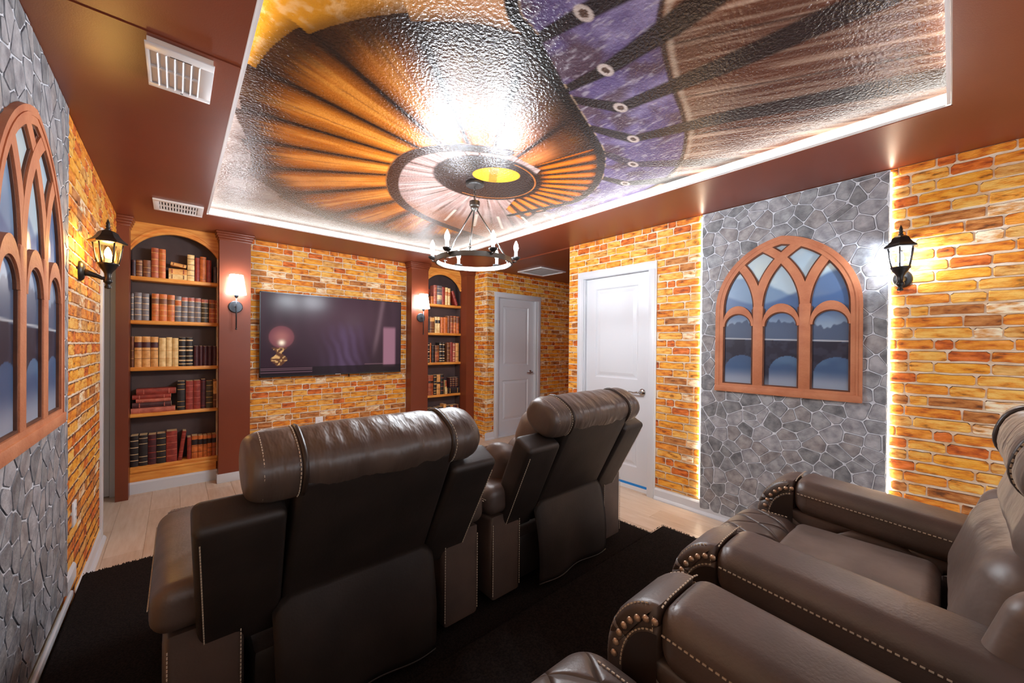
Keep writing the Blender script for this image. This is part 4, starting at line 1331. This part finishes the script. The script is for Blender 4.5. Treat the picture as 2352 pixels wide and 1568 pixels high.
# ================================================================== TELEVISION
def paint_tv(a, b):
    """a 0..1 left to right, b 0..1 bottom to top: dim plum room with a globe lamp and a pale hanging"""
    n = NZ.fbm(a * 7, b * 4, 4)
    col = np.ones(a.shape + (3,)) * np.array(S(44, 26, 36)[:3])
    col = lerp3(col, S(78, 52, 64), np.exp(-((a - .55) / .35) ** 2 - ((b - .75) / .4) ** 2) * .9)
    folds = .5 + .5 * np.sin(a * 60 + 3 * n)
    col = lerp3(col, S(72, 48, 60), folds * sstep(.3, .8, b) * .28)
    # dim draped cloth where the picture is brightest in the middle
    dr = np.exp(-((a - .56) / .13) ** 2) * (1 - sstep(.55, .8, b + .12 * n))
    col = lerp3(col, S(88, 68, 96), dr * (.35 + .4 * (.5 + .5 * np.sin(a * 90 + 6 * n + b * 14))))
    # pale hanging on the right
    hang = sstep(.845, .86, a) * (1 - sstep(.945, .965, a)) * sstep(.05, .12, b) * (1 - sstep(.60, .66, b))
    col = lerp3(col, S(150, 104, 120), hang * .85)
    beam = np.exp(-((a - .80 - .10 * (b - .5)) / .018) ** 2) * sstep(.15, .5, b)
    col = lerp3(col, S(140, 110, 120), beam * .35)
    # desk edges
    col = lerp3(col, S(22, 14, 18), (b < .10) * .8)
    for z in (.035, .065, .09):
        col = lerp3(col, S(118, 84, 96), (np.abs(b - z) < .006) * (a < .32) * .6)
    col = lerp3(col, S(110, 80, 88), (np.abs(b - .115) < .008) * (a > .70) * (a < .85) * .8)
    # globe lamp
    asp = 1.53 / .88
    g = np.hypot((a - .125) * asp, b - .47) / .14
    col = lerp3(col, S(108, 56, 66), (1 - sstep(.92, 1.0, g)) * .9)
    col = lerp3(col, S(190, 120, 110), np.exp(-(g * 1.6) ** 2) * .5)
    hl = np.hypot((a - .125) * asp, b - .40) / .03
    col = lerp3(col, S(255, 232, 206), np.exp(-hl ** 2))
    base = (np.abs((a - .11) * asp) < .06 + .03 * np.sin(b * 40)) & (b > .12) & (b < .34)
    col = lerp3(col, S(96, 58, 36), base * .8)
    col = lerp3(col, S(220, 170, 110), base * sstep(.6, .8, NZ.at(a * 90, b * 60)) * .8)
    return col
tv = tag(empty('television', (1.406, D, 1.43)), 'wall mounted flat screen television showing a dim plum room', 'television')
TVW, TVH = .765, .445
MB().box(-TVW, TVW, -.075, -.045, -TVH, TVH).build('housing', M['tv_black'], tv, bevel=.004)
MB().box(-.35, .35, -.045, -.010, -.25, .22).build('rear_bulge', M['tv_black'], tv, bevel=.008)
MB().box(-.2, .2, -.012, 0, -.2, .2).build('wall_bracket', M['metal_black'], tv)
mb = MB()
for (x0, x1, z0, z1) in ((-TVW, TVW, TVH - .008, TVH), (-TVW, TVW, -TVH, -TVH + .014), (-TVW, -TVW + .008, -TVH, TVH), (TVW - .008, TVW, -TVH, TVH)):
    mb.box(x0, x1, -.0785, -.075, z0, z1)
mb.build('bezel', M['tv_black'], tv)
ga, gb = np.meshgrid(np.linspace(0, 1, 180), np.linspace(0, 1, 105), indexing='ij')
P = np.stack([-TVW + .008 + ga * (2 * TVW - .016), np.full_like(ga, -.0765), -TVH + .014 + gb * (2 * TVH - .022)], 2)
colour_grid('screen', P, paint_tv(ga, gb), M['screen'], tv)
MB().box(-.03, .03, -.08, -.078, -TVH + .003, -TVH + .010).build('maker_badge', M['chrome'], tv)
# cable drop under the set
e = tag(empty('cable_loop', (1.53, D, .985)), 'short dark cable dangling under the television', 'cable')
MB().tube([(0, -.05, .01), (.004, -.05, -.02), (.012, -.04, -.035), (.02, -.02, -.02), (.022, -.012, .01)], .004, 6).build('cord', M['metal_black'], e, smooth=True)

# ================================================================== OUTLETS
def outlet(fr, a, z, label, w=.037, h=.059):
    e = empty('outlet_plate', (0, 0, 0)); e.matrix_world = fr @ Matrix.Translation((a, -.006, z))
    tag(e, label, 'outlet')
    MB().box(-w, w, -.007, .006, -h, h).build('plate', M['white_plastic'], e, bevel=.003)
    for s in (-1, 1):
        o = MB().box(-.016, .016, -.009, -.006, s * .02 - .014, s * .02 + .014).build('socket', M['white_plastic'], e, bevel=.002)
        mb = MB().box(-.007, -.005, -.0096, -.009, s * .02 - .003, s * .02 + .006).box(.005, .007, -.0096, -.009, s * .02 - .003, s * .02 + .006)
        mb.build('slot', M['dark_slot'], o)
    return e
outlet(FR_TV, 1.227, .44, 'white wall outlet on the brick under the television', .04, .066)
outlet(FR_L, 2.84, .50, 'white wall outlet low on the left brick wall')

# ================================================================== SCONCES
def sconce(x, label):
    e = tag(empty('wall_sconce', (x, 4.60, 1.69)), label, 'wall light', 'sconces on the maroon pilasters')
    pl = MB().lathe([(.058, 0), (.058, .010), (.052, .016), (.0, .018)], 32, cap=False)
    pl.v = [(p[0], -p[2], p[1]) for p in pl.v]; pl.f = [f[::-1] for f in pl.f]
    pl.build('back_plate', M['metal_gun'], e, smooth=math.radians(40))
    MB().tube([(0, -.016, 0), (0, -.075, 0)], .007, 10).build('arm', M['metal_gun'], e, smooth=True)
    MB().tube([(0, -.075, -.215), (0, -.075, .13)], .0055, 10).build('stem', M['metal_gun'], e, smooth=True)
    MB().sphere((0, -.075, -.215), .0085, 10, 6).build('bottom_knob', M['metal_gun'], e, smooth=True)
    MB().lathe([(.012, .085), (.017, .10), (.019, .125), (.012, .13)], 16, 0, -.075).build('socket_cup', M['metal_gun'], e, smooth=True)
    sh = MB().lathe([(.080, .115), (.054, .30)], 36, 0, -.075, cap=False)
    sh.lathe([(.0785, .115), (.0525, .30)][::-1], 36, 0, -.075, cap=False)
    sh.build('shade', M['shade'], e, smooth=True)
    MB().lathe([(.0, .14), (.012, .15), (.018, .175), (.012, .205), (.0, .212)], 14, 0, -.075, cap=False).build('bulb', M['shade'], e, smooth=True)
sconce(.432, 'lit white shaded sconce on pilaster left of the television')
sconce(2.41, 'lit white shaded sconce on pilaster right of the television')

# ================================================================== LANTERNS
def lantern(fr, a, z, label, glass, bulbm, reach=.145, arm_long=True):
    """z: height of the lantern's lower rim; frame-local -y points into the room"""
    e = empty('wall_lantern', (0, 0, 0)); e.matrix_world = fr @ Matrix.Translation((a, 0, z)) @ Matrix.Diagonal((1, 1, .88, 1))
    tag(e, label, 'lantern', 'carriage lanterns on the brick walls')
    y = -reach
    # back plate, screws, arm
    bp = MB().lathe([(.060, 0), (.060, .008), (.048, .018), (.030, .022), (0, .024)], 28, cap=False)
    bp.v = [(p[0] * .72, -p[2] - .004, p[1] * 1.0 - .055) for p in bp.v]; bp.f = [f[::-1] for f in bp.f]
    o = bp.build('back_plate', M['metal_black'], e, smooth=math.radians(50))
    for s in (-1, 1):
        MB().sphere((s * .031, -.018, -.055), .0055, 8, 6).build('screw', M['metal_gun'], o, smooth=True)
    pts = [(0, -.018, -.060), (0, -.04, -.066), (0, -.075, -.080), (0, -reach * .8, -.088), (0, y, -.085)]
    MB().tube(pts, [.024, .017, .011, .010, .011], 12).build('arm', M['metal_black'], e, smooth=True)
    # pedestal under the cup
    MB().lathe([(.0, -.150), (.012, -.146), (.014, -.138), (.008, -.126), (.010, -.118), (.017, -.110), (.018, -.096), (.013, -.088), (.014, -.060), (.017, -.050), (.024, -.036), (.033, -.022), (.037, -.010), (.043, -.004), (.043, .004), (.0, .006)], 24, 0, y, cap=False).build('base_cup', M['metal_black'], e, smooth=math.radians(45))
    prof = [(.040, .004), (.046, .045), (.052, .095), (.056, .128)]
    rot = PI / 6
    for k in range(6):
        w0, w1 = rot + k * PI / 3, rot + (k + 1) * PI / 3
        MB().tube([((r + .001) * math.cos(w0), y + (r + .001) * math.sin(w0), zz_) for r, zz_ in prof], .0036, 6).build('rib', M['metal_black'], e, smooth=True)
        v = []
        for r, zz_ in prof:
            v += [(r * math.cos(w0), y + r * math.sin(w0), zz_), (r * math.cos(w1), y + r * math.sin(w1), zz_)]
        MB().add(v, [(2 * i, 2 * i + 1, 2 * i + 3, 2 * i + 2) for i in range(3)]).build('pane', glass, e)
    MB().lathe([(.057, .122), (.075, .127), (.077, .133), (.071, .140), (.058, .152), (.046, .170), (.038, .190), (.026, .200), (.016, .204), (.009, .206)], 6, 0, y, rot=rot).build('roof', M['metal_black'], e)
    MB().lathe([(.009, .204), (.012, .212), (.007, .218), (.010, .226), (.007, .236), (.009, .244), (.004, .262), (.0, .276)], 14, 0, y, cap=False).build('finial', M['metal_black'], e, smooth=True)
    s = MB().lathe([(.011, .0), (.011, .035)], 12, 0, y).build('candle_sleeve', M['candle'], e, smooth=math.radians(40))
    MB().lathe([(.0, .034), (.009, .038), (.0145, .058), (.012, .078), (.005, .098), (.0, .104)], 14, 0, y, cap=False).build('bulb', bulbm, e, smooth=True)
    return e
lantern(FR_L, 2.97, 1.757, 'black carriage lantern with amber glass on the left brick wall', M['glass_amber'], M['bulb_amber'], .108)
lantern(FR_R, -.195, 1.798, 'black carriage lantern with clear glass beside the right stone panel', M['glass_clear'], M['bulb_lantern'], .128)

# ================================================================== VENTS
def vent(x0, x1, y0, y1, label, kind, drop=.012, zc=H):
    cx, cy = (x0 + x1) / 2, (y0 + y1) / 2
    e = tag(empty('ceiling_vent', (cx, cy, zc)), label, 'vent', 'white ceiling vents')
    w, d = (x1 - x0) / 2, (y1 - y0) / 2
    if kind == 'register':
        # hanging frame with deep shutter blades
        mb = MB()
        for (a, b, c, dd_) in ((-w, w, -d, -d + .045), (-w, w, d - .03, d), (-w, -w + .012, -d + .045, d - .03), (w - .04, w, -d + .045, d - .03)):
            mb.box(a, b, c, dd_, -drop - .006, -drop)
        mb.build('frame', M['white_plastic'], e, bevel=.002)
        MB().box(-w + .006, w - .004, -d + .004, d - .004, -drop + .001, -.0005).build('duct_collar', M['vent_inside'], e)
        n = 6
        for i in range(n):
            x = -w + .03 + i * (2 * w - .075) / (n - 1)
            mb = MB()
            v = [(x, -d + .042, -drop - .010), (x + .012, -d + .042, -drop + .004), (x + .012, d - .028, -drop + .004), (x, d - .028, -drop - .010)]
            v += [(p[0] + .002, p[1], p[2] + .001) for p in v]
            mb.add(v, [(0, 1, 2, 3), (7, 6, 5, 4), (0, 4, 5, 1), (2, 6, 7, 3), (1, 5, 6, 2), (3, 7, 4, 0)]).build('slat', M['white_plastic'], e)
        MB().box(-w + .012, w - .04, -.006, .006, -drop - .006, -drop + .002).build('crossbar', M['white_plastic'], e)
        MB().box(-.03, .03, -d + .040, -d + .044, -drop - .0065, -drop - .005).build('slot', M['dark_slot'], e)
        MB().box(.0, .008, d - .016, d - .011, -drop - .0066, -drop - .005).build('screw', M['dark_slot'], e)
    else:
        f = .035 if kind == 'grille' else .028
        mb = MB()
        for (a, b, c, dd_) in ((-w, w, -d, -d + f), (-w, w, d - f, d), (-w, -w + f, -d + f, d - f), (w - f, w, -d + f, d - f)):
            mb.box(a, b, c, dd_, -drop, 0)
        mb.build('frame', M['white_plastic'], e, bevel=.002)
        MB().box(-w + f, w - f, -d + f, d - f, -.002, 0).build('backing', M['dark_slot'] if kind == 'grille' else M['vent_inside'], e)
        if kind == 'grille':
            n = 13
            for i in range(n):
                x = -w + f + (i + .5) * (2 * w - 2 * f) / n
                MB().box(x - .005, x + .005, -d + f, d - f, -.009, -.003).build('slat', M['white_plastic'], e)
            MB().box(-w + f, w - f, -.012, .012, -.0095, -.003).build('crossbar', M['white_plastic'], e)
        else:
            n = 12
            for i in range(n):
                y = -d + f + (i + .5) * (2 * d - 2 * f) / n
                v = [(-w + f, y - .014, -.010), (w - f, y - .014, -.010), (w - f, y + .010, -.004), (-w + f, y + .010, -.004)]
                v += [(p[0], p[1], p[2] + .002) for p in v]
                MB().add(v, [(3, 2, 1, 0), (4, 5, 6, 7), (0, 1, 5, 4), (1, 2, 6, 5), (2, 3, 7, 6), (3, 0, 4, 7)]).build('slat', M['white_plastic'], e)
vent(-.087, .106, 1.838, 2.14, 'white shuttered ceiling vent hanging nearest the camera', 'register', .02)
vent(-.136, .160, 3.88, 4.18, 'white slotted ceiling vent in front of the left bookcase', 'grille')
e_ = vent(3.66, 4.165, 3.63, 4.10, 'large white louvred ceiling vent before the alcove door', 'return', .014, H - .0142)

# ================================================================== CHANDELIER
ch = tag(empty('chandelier', (1.555, 2.195, ZT)), 'dark steel ring chandelier with six candle bulbs', 'chandelier')
MB().lathe([(.0, -.024), (.055, -.024), (.062, -.018), (.064, -.010), (.064, -.002)], 32, cap=False).build('canopy', M['metal_black'], ch, smooth=math.radians(40))
# chain links
for i in range(5):
    mb = MB().torus(.011, .0022, 14, 6)
    o = mb.build('chain_link', M['steel_dark'], ch, smooth=True)
    o.scale = (.7, 1.0, 1.0)
    o.rotation_euler = (PI / 2, 0, (i % 2) * PI / 2 + .4)
    o.rotation_euler = (PI / 2, PI / 2, (i % 2) * PI / 2 + .4)
    o.location = (0, 0, -.037 - i * .0185)
MB().tube([(0, 0, -.02), (0, 0, -.135)], .0018, 6).build('cord', M['metal_black'], ch)
MB().lathe([(.0, -.128), (.036, -.130), (.037, -.136), (.036, -.160), (.028, -.166), (.028, -.180), (.018, -.188), (.010, -.196), (.0, -.198)], 28, cap=False).build('hub', M['steel_dark'], ch, smooth=math.radians(40))
RZ, RR = -.548, .262
rg = MB()
sec = [(-.010, -.016), (.010, -.016), (.010, .016), (-.010, .016)]
sg = 72
v, f = [], []
for i in range(sg):
    w = 2 * PI * i / sg
    for (dr, dz) in sec: v.append(((RR + dr * .6) * math.cos(w), (RR + dr * .6) * math.sin(w), RZ + dz))
for i in range(sg):
    for k in range(4):
        f.append((i * 4 + k, ((i + 1) % sg) * 4 + k, ((i + 1) % sg) * 4 + (k + 1) % 4, i * 4 + (k + 1) % 4))
rg.add(v, f).build('ring', M['steel_dark'], ch, smooth=math.radians(40))
ybase = -YAW
for k, w in enumerate((ybase + math.radians(30), ybase + math.radians(150), ybase + math.radians(270))):
    p0 = (.018 * math.cos(w), .018 * math.sin(w), -.186); p1 = (RR * math.cos(w), RR * math.sin(w), RZ + .05)
    o = MB().tube([p0, p1], .0050, 8).build('rod', M['steel_dark'], ch, smooth=True)
    MB().torus(.010, .0025, 14, 6, (RR * math.cos(w), RR * math.sin(w), RZ + .036)).build('hook', M['steel_dark'], o, smooth=True)
    MB().tube([(RR * math.cos(w), RR * math.sin(w), RZ + .035), (RR * math.cos(w), RR * math.sin(w), RZ + .01)], .004, 8).build('eye_bolt', M['steel_dark'], o)
for k in range(6):
    w = ybase + k * PI / 3
    R2 = RR + .028
    c, s = math.cos(w), math.sin(w)
    o = MB().tube([(RR * c, RR * s, RZ), (R2 * c, R2 * s, RZ + .003), (R2 * c, R2 * s, RZ + .02)], .006, 8).build('candle_arm', M['steel_dark'], ch, smooth=True)
    MB().lathe([(.0, .012), (.014, .014), (.026, .024), (.031, .034), (.028, .034), (.012, .022), (.0, .020)], 20, R2 * c, R2 * s, cap=False).build('drip_cup', M['metal_black'], o, smooth=True).location = (0, 0, RZ)
    MB().lathe([(.0115, .02), (.0115, .075)], 14, R2 * c, R2 * s).build('candle_sleeve', M['candle'], o, smooth=math.radians(40)).location = (0, 0, RZ)
    MB().lathe([(.0, .074), (.009, .077), (.0165, .096), (.0145, .116), (.006, .138), (.0, .148)], 14, R2 * c, R2 * s, cap=False).build('bulb', M['bulb_cool'], o, smooth=True).location = (0, 0, RZ)

# ================================================================== RECLINERS
def slab_yz(profile, hx, r, steps=4):
    """solid with outline profile in (y, z), counter-clockwise seen from +x, thickness 2*hx in x, rounded rim of radius r"""
    n = len(profile)
    nrm = []
    for i in range(n):
        a, b, c = Vector(profile[i - 1]), Vector(profile[i]), Vector(profile[(i + 1) % n])
        e1, e2 = (b - a).normalized(), (c - b).normalized()
        n1, n2 = Vector((-e1.y, e1.x)), Vector((-e2.y, e2.x))     # inward normals
        m = (n1 + n2)
        m = m / max(.35, m.dot(n1)) if m.length > 1e-6 else n1
        nrm.append(m)
    rings = []
    for s in (-1, 1):
        fi = range(steps + 1) if s > 0 else range(steps, -1, -1)
        for k in fi:
            ph = PI / 2 * k / steps
            x = s * (hx - r + r * math.sin(ph)); ins = r * (1 - math.cos(ph))
            rings.append([(x, profile[i][0] + nrm[i].x * ins, profile[i][1] + nrm[i].y * ins) for i in range(n)])
    v = [p for rg_ in rings for p in rg_]
    f = []
    for q in range(len(rings) - 1):
        for i in range(n):
            j = (i + 1) % n
            f.append((q * n + i, (q + 1) * n + i, (q + 1) * n + j, q * n + j)[::-1])
    f.append(tuple(range(n - 1, -1, -1)))
    f.append(tuple(range((len(rings) - 1) * n, len(rings) * n)))
    return v, f

ARMH = .088

def build_recliner(name, recline, head_t, studs, ARMX, slope, z0, padw):
    def pad_z(y): return z0 + slope * y       # height of the arm pads
    e = empty(name, (0, 0, 0))
    SM = math.radians(50)
    # base between the arms
    MB().box(-.30, .30, .05, .74, .03, .24).build('base', M['leather_shaded'], e, bevel=.02)
    MB().box(-.28, .28, .10, .70, .0, .035).build('floor_frame', M['metal_black'], e)
    for s in (-1, 1):
        prof = [(.015, .03), (.822, .03)]
        yc, zc = .70, .41
        zt = pad_z(.70) - .004
        prof += [(yc + .126 * math.cos(t), zc + (zt - zc) * math.sin(t)) for t in np.linspace(0, PI / 2, 10)]
        prof += [(.70, pad_z(.7) - .115), (.015, min(.40, pad_z(0) - .115))]
        v, f = slab_yz(prof, ARMH, .022)
        a = MB().add([(p[0] + s * ARMX, p[1], p[2]) for p in v], f).build('arm', M['leather_side_quilt' if studs else 'leather_plain_arm'], e, smooth=SM)
        # padded top
        def dome(V, s=s):
            y = V[:, 1] + .35
            V[:, 2] += .006 * (1 - (V[:, 0] / padw) ** 2) * (V[:, 2] > 0)
            V[:, 0] *= 1.0
            V[:, 2] += pad_z(y) - .062
            V[:, 0] += s * (ARMX + .002); V[:, 1] = y
            return V
        v, f = rbox((padw, .352, .064), .046, (4, 12, 2), 4, dome)
        MB().add(v, f).build('arm_pad', M['leather'], a, smooth=True)
        # cream stitching along both shoulders of the pad and across the front seam
        mb = MB()
        for q in (-1, 1):
            xx = s * (ARMX + .002) + q * (padw + .0015)
            pts = [(xx * 1.0, y, pad_z(y) - .044) for y in np.linspace(.02, .690, 14)]
            stitches(mb, pts, (q, 0, .2))
            xs = s * ARMX + q * (ARMH + .0005)
            pts = [(xs - q * .004, .712, z) for z in np.linspace(pad_z(.7) - .03, .33, 8)]
            stitches(mb, pts, (q, 0, 0))
            # rim of the scrolled front
            pts = [(s * ARMX + q * (ARMH - .0085), yc + .119 * math.cos(t), zc + (zt - zc - .003) * math.sin(t)) for t in np.linspace(.0, PI / 2 - .1, 12)]
            stitches(mb, pts, (q * .8, 0, .5), .010)
            pts = [(s * ARMX + q * (ARMH + .001), yc + .082 * math.cos(t), zc + (zt - zc - .050) * math.sin(t)) for t in np.linspace(.0, PI / 2 - .05, 12)]
            stitches(mb, pts, (q, 0, 0), .010)
        pts = [(s * ARMX + x, .692, pad_z(.692) + .006 - 1.2 * max(0, abs(x) - .05) ** 1.5) for x in np.linspace(-.085, .085, 14)]
        stitches(mb, pts, (0, 0, 1))
        for q in (-1, 1):
            xx = s * ARMX + s * ARMH - s * .012
            pts = [(s * ARMX + q * (ARMH - .010), .0125, z) for z in np.linspace(.05, .38, 10)]
            stitches(mb, pts, (0, -1, 0))
        st = mb.build('stitching', M['thread'], a); st['kind'] = 'stuff'
        # front scroll: sunk dark panel on each side with a row of nailheads
        for q in (-1, 1):
            xs = s * ARMX + q * ARMH
            n = 12
            arc = [(xs + q * .0018, yc + .078 * math.cos(t), zc + (zt - zc - .055) * math.sin(t)) for t in np.linspace(0, PI / 2, n)]
            v = arc + [(xs + q * .0018, .70, .30), (xs + q * .0018, yc + .078, .30)]
            f = [tuple(range(len(v)))] if q < 0 else [tuple(range(len(v) - 1, -1, -1))]
            MB().add(v, f).build('scroll_panel', M['welt'], a)
            if studs:
                for t in np.linspace(.12, PI / 2 - .04, 8):
                    p = (xs + q * .0015, yc + .098 * math.cos(t), zc + (zt - zc - .030) * math.sin(t))
                    o = link(bpy.data.objects.new('nailhead', STUD), a)
                    o.location = p; o.rotation_euler = (0, q * PI / 2, 0)
    # seat, footrest
    def puff(c, k):
        def d(V):
            V[:, 2] += k * (1 - (V[:, 0] / .29) ** 2) * (V[:, 2] > 0)
            V += np.array(c); return V
        return d
    v, f = rbox((.274, .185, .07), .035, (8, 8, 2), 4, puff((0, .50, .36), .018))
    MB().add(v, f).build('seat_cushion', M['suede'], e, smooth=True)
    v, f = rbox((.276, .115, .125), .085, (8, 3, 2), 6, puff((0, .762, .325), .012))
    fr_ = MB().add(v, f).build('footrest', M['leather_seat_quilt'], e, smooth=True)
    mb = MB()
    for q in (-1, 1):
        pts = [(q * .205, y, .4515 + .006) for y in np.linspace(.70, .79, 8)]
        stitches(mb, pts, (0, 0, 1))
    st = mb.build('stitching', M['thread'], fr_); st['kind'] = 'stuff'
    MB().box(-.27, .27, .80, .835, .06, .24).build('footrest_panel', M['leather_shaded'], e, bevel=.01)
    # reclined back: children share one tilt
    loc = (0, .03, .34)
    def back(o):
        o.location = loc; o.rotation_euler = (recline, 0, 0); return o
    def sh(c, extra=None):
        def d(V):
            if extra is not None: V = extra(V)
            return V + np.array(c)
        return d
    v, f = rbox((.236, .04, .285), .018, (8, 2, 8), 3, sh((0, .036, .235)))
    back(MB().add(v, f).build('back_panel', M['leather_shaded'], e, smooth=True))
    for s in (-1, 1):
        def flare(V, s=s):
            V[:, 0] += s * .012 * (V[:, 2] / .27)
            return V
        v, f = rbox((.098, .055, .244), .022, (3, 3, 8), 3, sh((s * .340, .045, .194), flare))
        wg = back(MB().add(v, f).build('back_wing', M['leather_shaded'], e, smooth=True))
        mb = MB()
        pts = [(s * (.4245 + .012 * (z - .222) / .27), -.0105, z) for z in np.linspace(-.03, .40, 14)]
        stitches(mb, pts, (0, -1, 0))
        st = mb.build('stitching', M['thread'], wg); st['kind'] = 'stuff'
        # bolster on the seat side
        def toe(V, s=s):
            V[:, 1] += .035 * (s * V[:, 0] / .07)
            return V
        v, f = rbox((.072, .085, .15), .065, (4, 4, 10), 6, sh((s * .352, .185, .13), toe))
        back(MB().add(v, f).build('bolster', M['leather_soft'], e, smooth=True))
    for nm, c, hz in (('lumbar_cushion', (0, .205, .135), .155), ('shoulder_cushion', (0, .185, .345), .125)):
        def wr(V):
            w = NZ.fbm(V[:, 0] * 22 + 3, V[:, 2] * 3 + 1, 2) - .5
            V[:, 1] += .006 * w * (V[:, 1] > 0)
            return V
        v, f = rbox((.292, .098, hz), .092, (20, 3, 6), 7, sh(c, wr))
        back(MB().add(v, f).build(nm, M['leather_soft'], e, smooth=True))
    # headrest roll in three sections with welts
    hs = .460 if studs else .515; hz_, ht_ = (.086, .116) if studs else (.076, .100)
    def crease(k):
        def d(V):
            V = V.copy()
            w = NZ.fbm(V[:, 0] * 26 + 5 + k, V[:, 2] * 5 + V[:, 1] * 3 + 9, 3) - .5
            rad = V.copy(); rad[:, 0] = 0
            V += rad * (w[:, None] * .16)
            return V
        return d
    def roll(xs, ks, seed):
        V, F = [], []
        ns = 40
        for x, k in zip(xs, ks):
            for i in range(ns):
                t = 2 * PI * i / ns
                c_, s_ = math.cos(t), math.sin(t)
                q = k / ((abs(c_) ** 2.6 + abs(s_) ** 2.6) ** (1 / 2.6))
                w = float(NZ.fbm(np.array([x * 24 + 9 + seed]), np.array([t * 1.3 + 4]), 3)[0]) - .5
                q *= 1 + .075 * w * min(1.0, k * 1.2)
                V.append((x, head_t + ht_ * c_ * q, hs + hz_ * s_ * q))
        for a_ in range(len(xs) - 1):
            for i in range(ns):
                j = (i + 1) % ns
                F.append((a_ * ns + i, a_ * ns + j, (a_ + 1) * ns + j, (a_ + 1) * ns + i))
        return V, F
    xs = np.linspace(-.222, .222, 45)
    v, f = roll(xs, .965 + .045 * (1 - np.abs(xs / .222) ** 4), 0)
    hd = back(MB().add(v, f).build('headrest', M['leather_crease'], e, smooth=True))
    for s in (-1, 1):
        u = np.linspace(0, 1, 22)
        xs = s * (.222 + .128 * np.sin(u * PI / 2) ** 1.0)
        ks = np.where(u < .12, .965 + .3 * u, 1.0) * np.clip(1 - np.clip((u - .1) / .9, 0, 1) ** 3.2, 0, 1) ** .42
        v, f = roll(xs, ks, 30 * s)
        if s < 0: f = [q[::-1] for q in f]
        MB().add(v, f).build('headrest_end', M['leather_crease'], hd, smooth=True)
        def rr_pts(k):
            P_ = []
            for t in np.linspace(0, 2 * PI, 41):
                c_, s_ = math.cos(t), math.sin(t)
                q = 1 / ((abs(c_) ** 2.6 + abs(s_) ** 2.6) ** (1 / 2.6))
                P_.append((0, ht_ * k * c_ * q, hz_ * k * s_ * q))
            return P_
        MB().tube([(s * .222, p[1] + head_t, p[2] + hs) for p in rr_pts(.985)], .0075, 8, cap=False).build('welt', M['welt'], hd, smooth=True)
        mb = MB()
        stitches(mb, [(s * .234, p[1] + head_t, p[2] + hs) for p in rr_pts(1.012)], (s, 0, 0))
        stitches(mb, [(s * .312, p[1] + head_t, p[2] + hs) for p in rr_pts(.95)], (s, 0, 0), .010)
        st = mb.build('stitching', M['thread'], hd); st['kind'] = 'stuff'
    # loose flap hanging over the mechanism
    nx, nz = 22, 16
    v, f = [], []
    for side in (0, 1):
        for i in range(nx + 1):
            for j in range(nz + 1):
                u, w = i / nx * 2 - 1, j / nz
                top = .425 - .05 * max(0, abs(u) - .86) / .14
                z = .035 + w * (top - .035)
                y = -.012 - .040 * (1 - w) + .012 * math.sin(u * 5 + 1) * (1 - w) - .018 * math.sin(w * PI) + (0.004 if side else 0)
                v.append((u * .262 * (1 - .03 * (1 - w)), y, z))
    m = (nx + 1) * (nz + 1)
    def ix(s_, i, j): return s_ * m + i * (nz + 1) + j
    for i in range(nx):
        for j in range(nz):
            f.append((ix(0, i, j), ix(0, i + 1, j), ix(0, i + 1, j + 1), ix(0, i, j + 1)))
            f.append((ix(1, i, j), ix(1, i, j + 1), ix(1, i + 1, j + 1), ix(1, i + 1, j)))
    for i in range(nx):
        for j in (0, nz): f.append((ix(0, i, j), ix(1, i, j), ix(1, i + 1, j), ix(0, i + 1, j)))
    for j in range(nz):
        for i in (0, nx): f.append((ix(0, i, j), ix(0, i, j + 1), ix(1, i, j + 1), ix(1, i, j)))
    fl = MB().add(v, f).build('back_flap', M['leather_shaded'], e, smooth=True)
    hem = [(v[ix(0, i, 0)][0], v[ix(0, i, 0)][1] - .001, v[ix(0, i, 0)][2] + .006) for i in range(nx + 1)]
    MB().tube([(p[0], p[1] + .002, p[2] - .006) for p in hem], .004, 6).build('hem', M['leather_shaded'], fl, smooth=True)
    return e
_s = MB().lathe([(.0, .0055), (.004, .005), (.0068, .003), (.0076, .0)][::-1], 8, cap=False)
STUD = _s.mesh('nailhead', M['brass'], True)

front = build_recliner('recliner', math.radians(27), .095, False, .412, -.04, .530, .112)
front.location = (.475, 1.31, ZP1 + .003); front.scale = (1.0, 1, 1)
tag(front, 'brown leather recliner at the lower left, back turned to the camera', 'recliner', 'front row recliners')
f2 = copy_tree(front); f2.location = (1.545, 1.315, ZP1 + .003); f2.scale = (1.0, 1, 1)
tag(f2, 'brown leather recliner turned away in front of the large white door', 'recliner', 'front row recliners')
rear = build_recliner('recliner', math.radians(17), .215, True, .372, .08, .522, .100)
rear.location = (1.51, -.30, ZP2 + .003)
tag(rear, 'brown leather recliner facing forward at the right edge, both arms in view', 'recliner', 'rear row recliners')
r2 = copy_tree(rear); r2.location = (.434, -.32, ZP2 + .003)
tag(r2, 'brown leather recliner cut by the lower edge, one studded arm in view', 'recliner', 'rear row recliners')
bpy.context.view_layer.update()
